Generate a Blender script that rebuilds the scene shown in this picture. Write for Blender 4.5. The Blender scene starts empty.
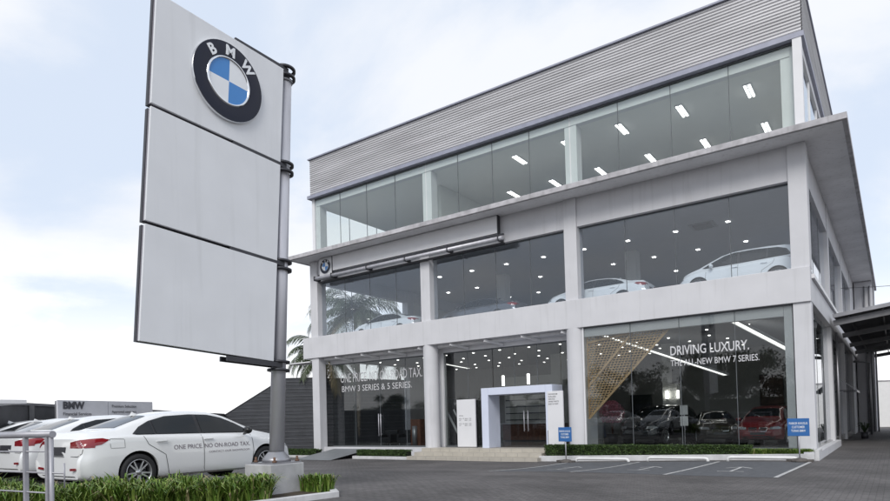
import bpy, bmesh, math, random
import numpy as np
from mathutils import Vector, Matrix, noise
from mathutils.bvhtree import BVHTree
from mathutils.geometry import delaunay_2d_cdt, intersect_point_tri_2d
random.seed(7)
S = bpy.context.scene
COL = S.collection
# ------------------------------------------------------------------ camera
def cam_axes(yaw, pitch, roll):
    y, p, r = map(math.radians, (yaw, pitch, roll))
    F = Vector((math.sin(y)*math.cos(p), math.cos(y)*math.cos(p), math.sin(p)))
    R = Vector((math.cos(y), -math.sin(y), 0)); U = R.cross(F)
    return F, math.cos(r)*R+math.sin(r)*U, -math.sin(r)*R+math.cos(r)*U
F_, R_, U_ = cam_axes(-35.697, 1.217, -1.54)
CAM = Vector((2.234, -24.624, 1.65))
cd = bpy.data.cameras.new('camera'); cam = bpy.data.objects.new('camera', cd); COL.objects.link(cam)
M = Matrix((R_, U_, -F_)).transposed().to_4x4(); M.translation = CAM; cam.matrix_world = M
cd.sensor_width = 36; cd.lens = 627.93/890*36; cd.shift_y = (406.9-250.5)/890
cd.clip_start = .1; cd.clip_end = 3000
S.camera = cam
FPX = 627.928
def at(u, v, D):          # a point the given depth in front of the camera (used only to read real positions off the survey)
    return CAM + (F_ + R_*((u-445)/FPX) + U_*((406.907-v)/FPX))*D
# ------------------------------------------------------------------ world, sun, exposure
SUN_EL, SUN_AZ = 40, 160
w = bpy.data.worlds.new('World'); S.world = w; w.use_nodes = True
nt = w.node_tree; N = nt.nodes; Lk = nt.links; N.clear()
out = N.new('ShaderNodeOutputWorld'); bg = N.new('ShaderNodeBackground'); bg.inputs[1].default_value = .1
sky = N.new('ShaderNodeTexSky'); sky.sky_type = 'NISHITA'; sky.sun_disc = False
sky.sun_elevation = math.radians(SUN_EL); sky.sun_rotation = math.radians(SUN_AZ); sky.dust_density = 1.5
tc = N.new('ShaderNodeTexCoord'); sx = N.new('ShaderNodeSeparateXYZ'); Lk.new(tc.outputs['Generated'], sx.inputs[0])
def wm(op, a, b=None, c=None):
    n = N.new('ShaderNodeMath'); n.operation = op
    for i, q in enumerate((a, b, c)):
        if q is None: continue
        if isinstance(q, (int, float)): n.inputs[i].default_value = q
        else: Lk.new(q, n.inputs[i])
    return n.outputs[0]
zz = wm('MAXIMUM', sx.outputs[2], 0.0); den = wm('ADD', zz, .22)
cx = N.new('ShaderNodeCombineXYZ')
Lk.new(wm('DIVIDE', sx.outputs[0], den), cx.inputs[0]); Lk.new(wm('DIVIDE', sx.outputs[1], den), cx.inputs[1]); cx.inputs[2].default_value = 3.7
nz = N.new('ShaderNodeTexNoise'); nz.inputs['Scale'].default_value = 1.25; nz.inputs['Detail'].default_value = 7; nz.inputs['Roughness'].default_value = .55
nz.inputs['Distortion'].default_value = .35
Lk.new(cx.outputs[0], nz.inputs['Vector'])
cr = N.new('ShaderNodeMapRange'); cr.interpolation_type = 'SMOOTHSTEP'
cr.inputs[1].default_value = .38; cr.inputs[2].default_value = .60; cr.inputs[3].default_value = .42; cr.inputs[4].default_value = 1
Lk.new(nz.outputs[0], cr.inputs[0])
hz = N.new('ShaderNodeMapRange'); hz.interpolation_type = 'SMOOTHSTEP'
hz.inputs[1].default_value = .32; hz.inputs[2].default_value = .02; hz.inputs[3].default_value = 0; hz.inputs[4].default_value = 1
Lk.new(sx.outputs[2], hz.inputs[0])
cover = wm('MAXIMUM', cr.outputs[0], hz.outputs[0])
mx = N.new('ShaderNodeMix'); mx.data_type = 'RGBA'; mx.clamp_factor = True
Lk.new(cover, mx.inputs[0]); 
hzv = N.new('ShaderNodeMix'); hzv.data_type = 'RGBA'; hzv.inputs[0].default_value = .78; Lk.new(sky.outputs[0], hzv.inputs[6]); hzv.inputs[7].default_value = (4.6, 5.7, 7.4, 1)
Lk.new(hzv.outputs[2], mx.inputs[6])
cl2 = N.new('ShaderNodeMix'); cl2.data_type = 'RGBA'
cl2.inputs[6].default_value = (6.75, 6.95, 7.35, 1); cl2.inputs[7].default_value = (9.6, 9.6, 9.7, 1)
Lk.new(hz.outputs[0], cl2.inputs[0]); Lk.new(cl2.outputs[2], mx.inputs[7])
Lk.new(mx.outputs[2], bg.inputs[0]); Lk.new(bg.outputs[0], out.inputs[0])
sd = bpy.data.lights.new('sun', 'SUN'); sd.energy = 1.6; sd.angle = math.radians(25); sd.color = (1, .97, .92)
so = bpy.data.objects.new('sun', sd); COL.objects.link(so)
az, el = math.radians(SUN_AZ), math.radians(SUN_EL)
sv = Vector((math.sin(az)*math.cos(el), math.cos(az)*math.cos(el), math.sin(el)))
so.rotation_euler = sv.to_track_quat('Z', 'Y').to_euler(); so.location = (0, -40, 40)
S.view_settings.view_transform = 'Standard'; S.view_settings.look = 'None'
S.view_settings.exposure = .47; S.view_settings.gamma = 1
S.render.engine = 'CYCLES'
# ------------------------------------------------------------------ materials
MATS = {}
def mat(name, c, rough=.6, metal=0., var=.08, scale=3., bump=0., stretch=(1, 1, 1), spec=.5, coat=0., stain=0.):
    if name in MATS: return MATS[name]
    m = bpy.data.materials.new(name); m.use_nodes = True; t = m.node_tree; b = t.nodes['Principled BSDF']
    b.inputs['Roughness'].default_value = rough; b.inputs['Metallic'].default_value = metal
    b.inputs['Specular IOR Level'].default_value = spec; b.inputs['Coat Weight'].default_value = coat
    b.inputs['Coat Roughness'].default_value = .04
    co = t.nodes.new('ShaderNodeTexCoord'); mp = t.nodes.new('ShaderNodeMapping'); mp.inputs['Scale'].default_value = stretch
    t.links.new(co.outputs['Object'], mp.inputs[0])
    n = t.nodes.new('ShaderNodeTexNoise'); n.inputs['Scale'].default_value = scale; n.inputs['Detail'].default_value = 5
    t.links.new(mp.outputs[0], n.inputs['Vector'])
    r = t.nodes.new('ShaderNodeMapRange'); r.inputs[1].default_value = .3; r.inputs[2].default_value = .7
    r.inputs[3].default_value = 1-var; r.inputs[4].default_value = 1+var*.6
    t.links.new(n.outputs[0], r.inputs[0])
    mm = t.nodes.new('ShaderNodeMix'); mm.data_type = 'RGBA'; mm.blend_type = 'MULTIPLY'; mm.inputs[0].default_value = 1
    mm.inputs[6].default_value = (*c, 1); t.links.new(r.outputs[0], mm.inputs[7])
    last = mm.outputs[2]
    if stain:
        mp2 = t.nodes.new('ShaderNodeMapping'); mp2.inputs['Scale'].default_value = (2.6, 2.6, .16); t.links.new(co.outputs['Object'], mp2.inputs[0])
        n2 = t.nodes.new('ShaderNodeTexNoise'); n2.inputs['Scale'].default_value = 2.2; n2.inputs['Detail'].default_value = 6; t.links.new(mp2.outputs[0], n2.inputs['Vector'])
        r2 = t.nodes.new('ShaderNodeMapRange'); r2.inputs[1].default_value = .55; r2.inputs[2].default_value = .78; r2.inputs[3].default_value = 0; r2.inputs[4].default_value = stain
        t.links.new(n2.outputs[0], r2.inputs[0])
        m3 = t.nodes.new('ShaderNodeMix'); m3.data_type = 'RGBA'; t.links.new(r2.outputs[0], m3.inputs[0]); t.links.new(last, m3.inputs[6])
        m3.inputs[7].default_value = (c[0]*.45, c[1]*.45, c[2]*.43, 1); last = m3.outputs[2]
    t.links.new(last, b.inputs['Base Color'])
    if bump:
        bp = t.nodes.new('ShaderNodeBump'); bp.inputs['Strength'].default_value = bump; bp.inputs['Distance'].default_value = .02
        t.links.new(n.outputs[0], bp.inputs['Height']); t.links.new(bp.outputs[0], b.inputs['Normal'])
    MATS[name] = m; return m
def emis(name, c, s):
    if name in MATS: return MATS[name]
    m = bpy.data.materials.new(name); m.use_nodes = True; b = m.node_tree.nodes['Principled BSDF']
    b.inputs['Base Color'].default_value = (*c, 1); b.inputs['Emission Color'].default_value = (*c, 1); b.inputs['Emission Strength'].default_value = s
    MATS[name] = m; return m
def glassmat(name, tint, ior=1.62):
    m = bpy.data.materials.new(name); m.use_nodes = True; t = m.node_tree; t.nodes.clear()
    o = t.nodes.new('ShaderNodeOutputMaterial'); mi = t.nodes.new('ShaderNodeMixShader')
    tr = t.nodes.new('ShaderNodeBsdfTransparent'); tr.inputs[0].default_value = (*tint, 1)
    gl = t.nodes.new('ShaderNodeBsdfGlossy'); gl.inputs['Roughness'].default_value = .012; gl.inputs[0].default_value = (.97, .98, 1, 1)
    fr = t.nodes.new('ShaderNodeFresnel'); ge = t.nodes.new('ShaderNodeNewGeometry'); mr = t.nodes.new('ShaderNodeMapRange')
    mr.inputs[3].default_value = ior; mr.inputs[4].default_value = 1/ior; t.links.new(ge.outputs['Backfacing'], mr.inputs[0]); t.links.new(mr.outputs[0], fr.inputs[0])
    t.links.new(fr.outputs[0], mi.inputs[0]); t.links.new(tr.outputs[0], mi.inputs[1]); t.links.new(gl.outputs[0], mi.inputs[2])
    t.links.new(mi.outputs[0], o.inputs[0]); MATS[name] = m; return m
WHITE = mat('white_render', (.575, .575, .60), .75, var=.06, scale=.9, bump=.08, stain=.26)
WHITE2 = mat('white_metal_panel', (.68, .68, .70), .45, var=.04, scale=1.5)
CONC = mat('weathered_concrete_edge', (.46, .45, .47), .85, var=.3, scale=2.5, bump=.3, stain=.6)
SOFF = mat('soffit_paint', (.84, .84, .86), .8, var=.12, scale=.7, stain=.35)
CLAD = mat('louvre_cladding', (.52, .515, .53), .5, metal=.1, var=.22, scale=.8, stretch=(.3, .3, 4))
TRIM = mat('blue_grey_trim', (.30, .31, .38), .5, metal=.2, var=.1)
DARK = mat('dark_metal', (.05, .05, .058), .45, metal=.4, var=.15)
GREYM = mat('grey_metal', (.32, .32, .34), .4, metal=.7, var=.12, scale=4)
STEEL = mat('galvanised_steel', (.50, .50, .54), .42, metal=.35, var=.15, scale=5, stretch=(1, 1, .15))
INW = mat('interior_wall', (.66, .66, .63), .8, var=.03)
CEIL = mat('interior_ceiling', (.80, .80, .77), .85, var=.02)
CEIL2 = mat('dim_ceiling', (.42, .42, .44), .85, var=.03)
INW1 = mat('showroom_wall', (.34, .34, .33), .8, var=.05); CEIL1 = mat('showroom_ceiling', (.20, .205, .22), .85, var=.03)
TILEF = mat('tile_floor', (.22, .215, .21), .18, var=.05, scale=2)
BLACK = mat('black_rubber', (.018, .018, .02), .7, var=.2)
GLASS = glassmat('clear_glass', (.92, .945, .965)); GLASSC = glassmat('left_side_glass', (.985, .99, .99), 1.45); GLASS3 = glassmat('top_glass', (.92, .945, .93)); GLASS1 = glassmat('street_glass', (.76, .78, .78), 1.5)
JOINT = mat('glass_joint', (.10, .11, .12), .6)
LAMP = emis('lamp_white', (1, .97, .92), 6.); LAMPW = emis('tube_white', (1, 1, 1), 3.5); STRIP = emis('cove_white', (1, .98, .93), 2.0)
GOLDW = mat('golden_wood', (.66, .45, .25), .5, var=.2, scale=6)
WOOD = mat('red_wood', (.16, .07, .045), .4, var=.3, scale=8)
LETTER = mat('frosted_letter', (.56, .56, .58), .6, var=.02)
INK = mat('dark_ink', (.06, .06, .07), .6, var=.02)
SIGNW = mat('sign_white', (.68, .69, .715), .42, var=.05, scale=1.2, stain=.16)
BLUE = mat('sign_blue', (.03, .13, .36), .45, var=.05)
# ------------------------------------------------------------------ object helpers
ORG = {}
def place(o, parent=None):
    COL.objects.link(o)
    if parent is not None: o.parent = parent
def tag(o, label=None, cat=None, group=None, kind=None):
    if label: o['label'] = label
    if cat: o['category'] = cat
    if group: o['group'] = group
    if kind: o['kind'] = kind
    return o
def thing(name, label, cat, loc=(0, 0, 0), group=None, rz=0.):
    o = bpy.data.objects.new(name, None); COL.objects.link(o); o.location = loc; o.rotation_euler = (0, 0, rz); o.empty_display_size = .2
    ORG[o.name] = Vector(loc); return tag(o, label, cat, group)
class MB:
    def __init__(s): s.v = []; s.f = []; s.mi = []; s.sm = []
    def add(s, vs, fs, m=0, smooth=False):
        n = len(s.v); s.v += [tuple(q) for q in vs]
        for f in fs: s.f.append([n+i for i in f]); s.mi.append(m); s.sm.append(smooth)
        return s
    def box(s, x0, x1, y0, y1, z0, z1, m=0):
        return s.add([(x, y, z) for x in (x0, x1) for y in (y0, y1) for z in (z0, z1)],
                     [(0, 1, 3, 2), (4, 6, 7, 5), (0, 4, 5, 1), (2, 3, 7, 6), (0, 2, 6, 4), (1, 5, 7, 3)], m)
    def obox(s, c, ax, ay, az_, m=0):      # oriented box, half-axis vectors
        c, ax, ay, az_ = map(Vector, (c, ax, ay, az_))
        return s.add([c+ax*i+ay*j+az_*k for i in (-1, 1) for j in (-1, 1) for k in (-1, 1)],
                     [(0, 1, 3, 2), (4, 6, 7, 5), (0, 4, 5, 1), (2, 3, 7, 6), (0, 2, 6, 4), (1, 5, 7, 3)], m)
    def beam(s, p, q, wd, hh, m=0, up=(0, 0, 1)):
        p, q = Vector(p), Vector(q); d = (q-p); a = d.cross(Vector(up))
        if a.length < 1e-6: a = Vector((1, 0, 0))
        a.normalize(); b = a.cross(d).normalized()
        return s.obox((p+q)/2, d/2, a*wd/2, b*hh/2, m)
    def tube(s, pts, r, n=12, m=0, cap=True):
        pts = [Vector(p) for p in pts]; rs = r if isinstance(r, (list, tuple)) else [r]*len(pts); vs = []; fs = []
        a = None
        for i, p in enumerate(pts):
            d = (pts[min(i+1, len(pts)-1)]-pts[max(i-1, 0)]).normalized()
            if a is None: a = d.orthogonal().normalized()
            a = (a-d*a.dot(d)).normalized(); b = d.cross(a)
            vs += [p+(a*math.cos(t*2*math.pi/n)+b*math.sin(t*2*math.pi/n))*rs[i] for t in range(n)]
        for i in range(len(pts)-1):
            for t in range(n): fs.append((i*n+t, i*n+(t+1) % n, (i+1)*n+(t+1) % n, (i+1)*n+t))
        s.add(vs, fs, m, True)
        if cap:
            k = len(s.v)-len(vs); s.f += [[k+t for t in range(n)][::-1], [k+(len(pts)-1)*n+t for t in range(n)]]; s.mi += [m, m]; s.sm += [False, False]
        return s
    def lathe(s, prof, n=24, m=0, M=None):  # prof (r,z)
        vs = []
        for r, z in prof:
            for t in range(n):
                q = Vector((r*math.cos(t*2*math.pi/n), r*math.sin(t*2*math.pi/n), z)); vs.append(M @ q if M else q)
        fs = [(i*n+t, i*n+(t+1) % n, (i+1)*n+(t+1) % n, (i+1)*n+t) for i in range(len(prof)-1) for t in range(n)]
        return s.add(vs, fs, m, True)
    def mesh(s, name, mats, off=Vector()):
        me = bpy.data.meshes.new(name)
        me.from_pydata([tuple(Vector(v)-off) for v in s.v], [], s.f)
        for q in (mats if isinstance(mats, (list, tuple)) else [mats]): me.materials.append(q)
        me.polygons.foreach_set('material_index', s.mi); me.polygons.foreach_set('use_smooth', s.sm); me.update(); return me
    def build(s, name, mats, parent=None, local=False, bevel=0.):
        off = Vector()
        if parent is not None and not local:
            q = parent
            while q is not None: off = off + Vector(q.location); q = q.parent
        me = s.mesh(name, mats, off); o = bpy.data.objects.new(name, me); place(o, parent)
        if bevel:
            bv = o.modifiers.new('bevel', 'BEVEL'); bv.width = bevel; bv.segments = 2; bv.limit_method = 'ANGLE'; bv.harden_normals = False
        return o
def box(name, b, mats, parent=None, bevel=0.):
    return MB().box(*b).build(name, mats, parent, bevel=bevel)
def text_verts(body, size, org, right, up, thick=.004, bold=0., align='LEFT', space=1.):
    cu = bpy.data.curves.new('t', 'FONT'); cu.body = body; cu.size = size; cu.extrude = thick; cu.offset = bold; cu.align_x = align
    cu.space_character = space; cu.resolution_u = 3
    o = bpy.data.objects.new('t', cu); COL.objects.link(o); bpy.context.view_layer.update()
    me = bpy.data.meshes.new_from_object(o.evaluated_get(bpy.context.evaluated_depsgraph_get()))
    right, up = Vector(right).normalized(), Vector(up).normalized(); nn = right.cross(up)
    vs = [Vector(org)+right*v.co.x+up*v.co.y+nn*v.co.z for v in me.vertices]; fs = [list(p.vertices) for p in me.polygons]
    bpy.data.objects.remove(o); bpy.data.meshes.remove(me); bpy.data.curves.remove(cu)
    return vs, fs
def dup(root, loc, rz, label, group=None, cat=None):
    r = root.copy(); COL.objects.link(r); r.location = loc; r.rotation_euler = (0, 0, rz); r['label'] = label
    if group: r['group'] = group
    if cat: r['category'] = cat
    for ch in list(root.children):
        c = ch.copy(); COL.objects.link(c); c.parent = r
        for g in list(ch.children):
            d = g.copy(); COL.objects.link(d); d.parent = c
    return r
# ------------------------------------------------------------------ ground
def sstep(a, b, t): t = min(1, max(0, (t-a)/(b-a))); return t*t*(3-2*t)
def gz(x, y):
    b = -.19 + .20*sstep(-12, 0, x)                                   # along the building front
    s = sstep(-3, -16, y)*(.40*sstep(-1, -7, x)+.12*sstep(-8, -10, x)+.03)
    far = sstep(-60, -27, y)
    return b + s*far if y > -60 else b
def sheet(name, xs, ys, zoff, m, kind='structure'):
    mb = MB(); nx, ny = len(xs), len(ys)
    vs = [(x, y, gz(x, y)+zoff) for x in xs for y in ys]
    fs = [(i*ny+j, (i+1)*ny+j, (i+1)*ny+j+1, i*ny+j+1) for i in range(nx-1) for j in range(ny-1)]
    mb.add(vs, fs, 0, True); o = mb.build(name, m); tag(o, kind=kind); return o
def paver_mat():
    m = bpy.data.materials.new('block_paving'); m.use_nodes = True; t = m.node_tree; b = t.nodes['Principled BSDF']
    co = t.nodes.new('ShaderNodeTexCoord'); mp = t.nodes.new('ShaderNodeMapping'); mp.inputs['Rotation'].default_value = (0, 0, math.radians(0))
    t.links.new(co.outputs['Object'], mp.inputs[0])
    br = t.nodes.new('ShaderNodeTexBrick'); br.inputs['Scale'].default_value = 1; br.inputs['Brick Width'].default_value = .22; br.inputs['Row Height'].default_value = .11
    br.inputs['Mortar Size'].default_value = .008; br.inputs['Mortar Smooth'].default_value = .3; br.inputs['Bias'].default_value = 0
    br.inputs['Color1'].default_value = (.105, .098, .098, 1); br.inputs['Color2'].default_value = (.155, .145, .143, 1); br.inputs['Mortar'].default_value = (.045, .042, .040, 1)
    t.links.new(mp.outputs[0], br.inputs['Vector'])
    n = t.nodes.new('ShaderNodeTexNoise'); n.inputs['Scale'].default_value = .35; n.inputs['Detail'].default_value = 6; t.links.new(co.outputs['Object'], n.inputs['Vector'])
    r = t.nodes.new('ShaderNodeMapRange'); r.inputs[1].default_value = .35; r.inputs[2].default_value = .68; r.inputs[3].default_value = .62; r.inputs[4].default_value = 1.2
    t.links.new(n.outputs[0], r.inputs[0])
    n3 = t.nodes.new('ShaderNodeTexNoise'); n3.inputs['Scale'].default_value = 6; n3.inputs['Detail'].default_value = 6; t.links.new(co.outputs['Object'], n3.inputs['Vector'])
    r3 = t.nodes.new('ShaderNodeMapRange'); r3.inputs[1].default_value = .3; r3.inputs[2].default_value = .7; r3.inputs[3].default_value = .8; r3.inputs[4].default_value = 1.15
    t.links.new(n3.outputs[0], r3.inputs[0])
    mu = t.nodes.new('ShaderNodeMath'); mu.operation = 'MULTIPLY'; t.links.new(r.outputs[0], mu.inputs[0]); t.links.new(r3.outputs[0], mu.inputs[1])
    mm = t.nodes.new('ShaderNodeMix'); mm.data_type = 'RGBA'; mm.blend_type = 'MULTIPLY'; mm.inputs[0].default_value = 1
    br.inputs['Color1'].default_value = (.095, .089, .09, 1); br.inputs['Color2'].default_value = (.122, .115, .115, 1); t.links.new(br.outputs[0], mm.inputs[6]); t.links.new(mu.outputs[0], mm.inputs[7]); t.links.new(mm.outputs[2], b.inputs['Base Color'])
    b.inputs['Roughness'].default_value = .75
    bp = t.nodes.new('ShaderNodeBump'); bp.inputs['Strength'].default_value = .7; bp.inputs['Distance'].default_value = .01; bp.invert = True
    t.links.new(br.outputs['Fac'], bp.inputs['Height']); t.links.new(bp.outputs[0], b.inputs['Normal'])
    return m
PAVE = paver_mat()
EARTH = mat('far_ground', (.10, .10, .09), .95, var=.2, scale=.05)
lin = lambda a, b, n: [a+(b-a)*i/n for i in range(n+1)]
sheet('terrain', lin(-1500, 1500, 40), lin(-1500, 1500, 40), -.75, EARTH)
sheet('paving', lin(-60, 30, 180), lin(-45, 45, 180), 0, PAVE)
ROADM = mat('asphalt', (.055, .055, .06), .9, var=.2, scale=3, bump=.2)
MB().box(-150, 90, -56, -45.05, -.5, -.17).build('road', ROADM)
bpy.data.objects['road']['kind'] = 'structure'
BAYM = mat('bay_asphalt', (.088, .093, .103), .85, var=.22, scale=5, bump=.3)
LINEM = mat('road_paint', (.46, .46, .46), .7, var=.4, scale=9)
def strip(mb, pts, wd, zo, m=0, n=10):
    for (x0, y0), (x1, y1) in zip(pts[:-1], pts[1:]):
        d = Vector((x1-x0, y1-y0)); a = Vector((-d.y, d.x)).normalized()*wd/2
        vs = []
        for i in range(n+1):
            p = Vector((x0, y0))+d*i/n
            for s in (-1, 1): q = p+a*s; vs.append((q.x, q.y, gz(q.x, q.y)+zo))
        mb.add(vs, [(2*i, 2*i+1, 2*i+3, 2*i+2) for i in range(n)], m)
mb = MB(); xs = lin(-8.6, -.15, 20); ys = lin(-7.3, -1.6, 14)
mb.add([(x, y, gz(x, y)+.004) for x in xs for y in ys], [(i*15+j, (i+1)*15+j, (i+1)*15+j+1, i*15+j+1) for i in range(20) for j in range(14)])
tag(mb.build('parking_bays', BAYM), kind='structure')
mb = MB()
for x in (-8.45, -5.6, -2.85, -.15): strip(mb, [(x-.1, -7.3), (x+.1, -1.7)], .10, .008)
def arrow(cx_, cy_):      # painted stencil on each bay
    for px, w_ in ((0, .08),): strip(mb, [(cx_, cy_-.9), (cx_, cy_+.7)], w_, .008, n=4)
    strip(mb, [(cx_-.35, cy_-.9), (cx_+.35, cy_-.9)], .08, .008, n=3); strip(mb, [(cx_-.35, cy_+.3), (cx_, cy_+.75), (cx_+.35, cy_+.3)], .08, .008, n=3)
for x in (-6.9, -4.2, -1.6): arrow(x, -4.8)
tag(mb.build('bay_markings', LINEM), kind='structure')
# ------------------------------------------------------------------ showroom building
L = 24.8; FL1 = .33; Z1, Z2, Z3, Z4, Z5, Z6 = 5.38, 6.58, 10.91, 11.09, 14.73, 16.9
DEP = 34.; CB = .57
COLX = [-CB/2, -9.04+CB/2, -16.8+CB/2-.02, -L+CB/2]       # column centres, right to left
SIDEY = [.35, 8.6, 17., 25.5, 33.7]
B = thing('showroom_building', 'white three-storey glass car showroom with a ribbed grey parapet and a thin overhanging roof slab', 'building', (-12.4, 0, 0))
# floor slabs
mb = MB(); mb.box(-L+.1, -.12, .5, DEP, -.6, FL1)
mb.build('ground_floor_slab', TILEF, B)
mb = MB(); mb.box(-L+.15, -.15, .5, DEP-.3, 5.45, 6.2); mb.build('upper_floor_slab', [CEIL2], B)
# spandrel band round first floor
mb = MB(); mb.box(-25.42, 0, 0, .45, Z1, Z2); mb.box(-.35, 0, .45, 8.25, Z1+.01, Z2-.35); mb.box(-.35, 0, 8.25, DEP, Z1+.01, Z2-.35)
mb.box(-25.42, -25.1, .45, DEP, Z1, Z2)
mb.build('spandrel', WHITE, B, bevel=.015)
mb = MB(); mb.box(-.40, .09, .46, DEP, Z2-.345, Z2-.20); mb.build('side_ledge', WHITE2, B)
# ground floor columns
for i, x in enumerate(COLX):
    if i in (1, 2):
        mb = MB(); r = .42 if i == 1 else .38
        mb.lathe([(r, FL1-.3), (r, Z1-.25), (r*1.0, Z1+.02)], 40, 0, Matrix.Translation((x+.02, .38, 0)))
        mb.build('column', WHITE, B)
    else:
        mb = MB(); mb.box(x-CB/2+.01, x+CB/2-.01, .08, .62, -.3, Z1); mb.build('column', WHITE, B, bevel=.012)
# side columns, each storey
for y in SIDEY[1:]:
    for x0 in (-.5, -L+.03):
        mb = MB(); mb.box(x0, x0+.47, y-.3, y+.3, -.3, Z1-.002); mb.build('column', WHITE, B)
        mb = MB(); mb.box(x0, x0+.47, y-.3, y+.3, Z2+.002, Z3); mb.build('column', WHITE, B)
for i, x in enumerate(COLX):
    mb = MB(); mb.box(x-CB/2, x+CB/2, .08, .75, Z2+.002, Z3-.002); mb.build('column', WHITE, B, bevel=.012)
# second storey head wall
HZ = 9.68
for a, b in zip(COLX[:-1], COLX[1:]): MB().box(b+CB/2+.002, a-CB/2-.002, .17, .55, HZ, Z3-.002).build('head_wall', WHITE, B)
mb = MB(); ya = SIDEY
for a, b in zip(ya[:-1], ya[1:]):
    MB().box(-.42, -.06, a+.31+(.1 if a < 1 else 0), b-.302, HZ, Z3-.002).build('head_wall', WHITE, B); MB().box(-L+.06, -L+.42, a+.41, b-.302, HZ, Z3-.002).build('head_wall', WHITE, B)
# roof slab over second storey
mb = MB(); s0 = 1.26
mb.box(-25.36, s0, -1.05, DEP+1, Z3, Z4-.06, 0); rs = mb.build('roof_slab', [SOFF], B)
mb = MB(); mb.box(-25.38, s0+.02, -1.07, -.92, Z3-.03, Z4, 0); mb.box(s0-.12, s0+.02, -.915, DEP+1, Z3-.03, Z4, 0); mb.box(-25.38, -25.25, -.915, DEP+1, Z3-.03, Z4, 0)
mb.build('slab_edge', [CONC], B, bevel=.01)
mb = MB(); mb.box(-25.2, s0-.15, -.9, DEP, Z4-.055, Z4-.02); mb.build('slab_top', CONC, B)
# top storey posts and frame
mb = MB(); mb.box(-.28, 0, .12, .40, Z4-.05, Z5-.02); mb.build('corner_post', WHITE2, B)
mb = MB(); mb.box(-L+.02, -L+.22, .34, .55, Z4-.05, Z5-.02); mb.build('corner_post', WHITE2, B)
for x in COLX:
    x2 = x-.15 if x > -1 else x
    mb = MB(); mb.box(x2-.27, x2+.27, .45, .95, Z4-.05, Z5); mb.build('inner_column', WHITE2, B)
mb = MB()
mb.box(-L+.3, -.4, .42, .70, 14.15, Z5-.24); mb.build('inner_beam', WHITE2, B)
# side posts top storey
for y in SIDEY[1:]:
    mb = MB(); mb.box(-.3, -.02, y-.2, y+.2, Z4-.05, Z5-.02); mb.build('side_post', WHITE2, B)
mb = MB(); mb.box(-.16, -.03, .41, DEP, Z5-.5, Z5-.03); mb.box(-.16, -.03, .41, DEP, Z4-.05, Z4+.25)
for y in (3.0, 5.8): mb.box(-.14, -.05, y-.04, y+.04, Z4+.252, Z5-.502)
mb.build('side_frame', WHITE2, B)
# parapet: ribbed louvre cladding, real ribs
def ribs(mb, p0, p1, nrm, z0, z1, n, d=.05):
    p0, p1, nrm = Vector(p0), Vector(p1), Vector(nrm); h = (z1-z0)/n
    for i in range(n):
        za = z0+i*h; prof = [(0, 0), (d, .25*h), (d*.85, .78*h), (0, .93*h), (-.01, h)]
        vs = []
        for o_, z in prof: vs += [p0+nrm*o_+Vector((0, 0, za+z)), p1+nrm*o_+Vector((0, 0, za+z))]
        mb.add(vs, [(2*k, 2*k+1, 2*k+3, 2*k+2) for k in range(4)])
mb = MB(); ribs(mb, (-L-.02, .28, 0), (.0, .28, 0), (0, -1, 0), Z5, Z6-.05, 18, .032)
ribs(mb, (.0, .28, 0), (.0, DEP-6, 0), (1, 0, 0), Z5, Z6-.05, 18, .032); ribs(mb, (-L-.02, DEP-6, 0), (-L-.02, .28, 0), (-1, 0, 0), Z5, Z6-.05, 18, .032)
mb.build('ribbed_cladding', CLAD, B)
mb = MB(); mb.box(-L, -.02, .30, .42, Z5, Z6-.06); mb.box(-.14, -.02, .42, DEP-6, Z5, Z6-.06); mb.box(-L, -L+.12, .42, DEP-6, Z5, Z6-.06); mb.build('parapet_wall', WHITE2, B)
mb = MB(); mb.box(-L-.1, .08, .16, .46, Z6-.05, Z6+.02); mb.box(-.2, .08, .465, DEP-6, Z6-.05, Z6+.02); mb.box(-L-.1, -L+.2, .465, DEP-6, Z6-.05, Z6+.02); mb.build('parapet_cap', TRIM, B)
mb = MB(); mb.box(-L-.12, .08, .10, .38, Z5-.16, Z5+.02); mb.box(-.1, .08, .385, DEP-6, Z5-.16, Z5+.02); mb.box(-L-.12, -L+.1, .385, DEP-6, Z5-.16, Z5+.02)
mb.build('cladding_trim', TRIM, B)
mb = MB(); mb.box(-L+.15, -.15, .45, DEP-6, Z5+.4, Z5+.5); mb.build('roof', CONC, B)
# interior ceilings and back walls
mb = MB(); mb.box(-L+.2, -.2, .705, 15.95, 14.15, 14.25); mb.build('top_ceiling', CEIL, B)
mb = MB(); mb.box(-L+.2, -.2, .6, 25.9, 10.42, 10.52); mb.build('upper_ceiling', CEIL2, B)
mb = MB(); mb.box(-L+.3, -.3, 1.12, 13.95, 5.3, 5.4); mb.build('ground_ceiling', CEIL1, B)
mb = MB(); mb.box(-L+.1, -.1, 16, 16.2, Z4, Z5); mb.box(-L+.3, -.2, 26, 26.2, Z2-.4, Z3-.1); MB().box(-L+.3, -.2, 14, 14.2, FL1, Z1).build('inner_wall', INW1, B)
mb.box(-L+.1, -L+.3, 9., 26, FL1+5.5, Z3-.1); mb.box(-L+.12, -L+.3, 9., 16, Z4, Z5); mb.box(-9.2, -9.0, 9.4, 15.9, Z4, 14.14)
mb.box(-17.2, -17.0, 2.3, 15.9, Z4, 14.14); mb.box(-20.2, -17.21, 8.9, 9.0, Z4, 14.14)
mb.build('inner_wall', INW, B)
for x in (-7.2, -13.5): MB().box(x-.35, x+.35, 8.3, 9., FL1+.002, 5.29).build('inner_column', INW, B)
for x in (-9.0, -17): MB().box(x-.3, x+.3, 8.3, 8.9, Z2-.37, 10.41).build('inner_column', INW, B)
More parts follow.
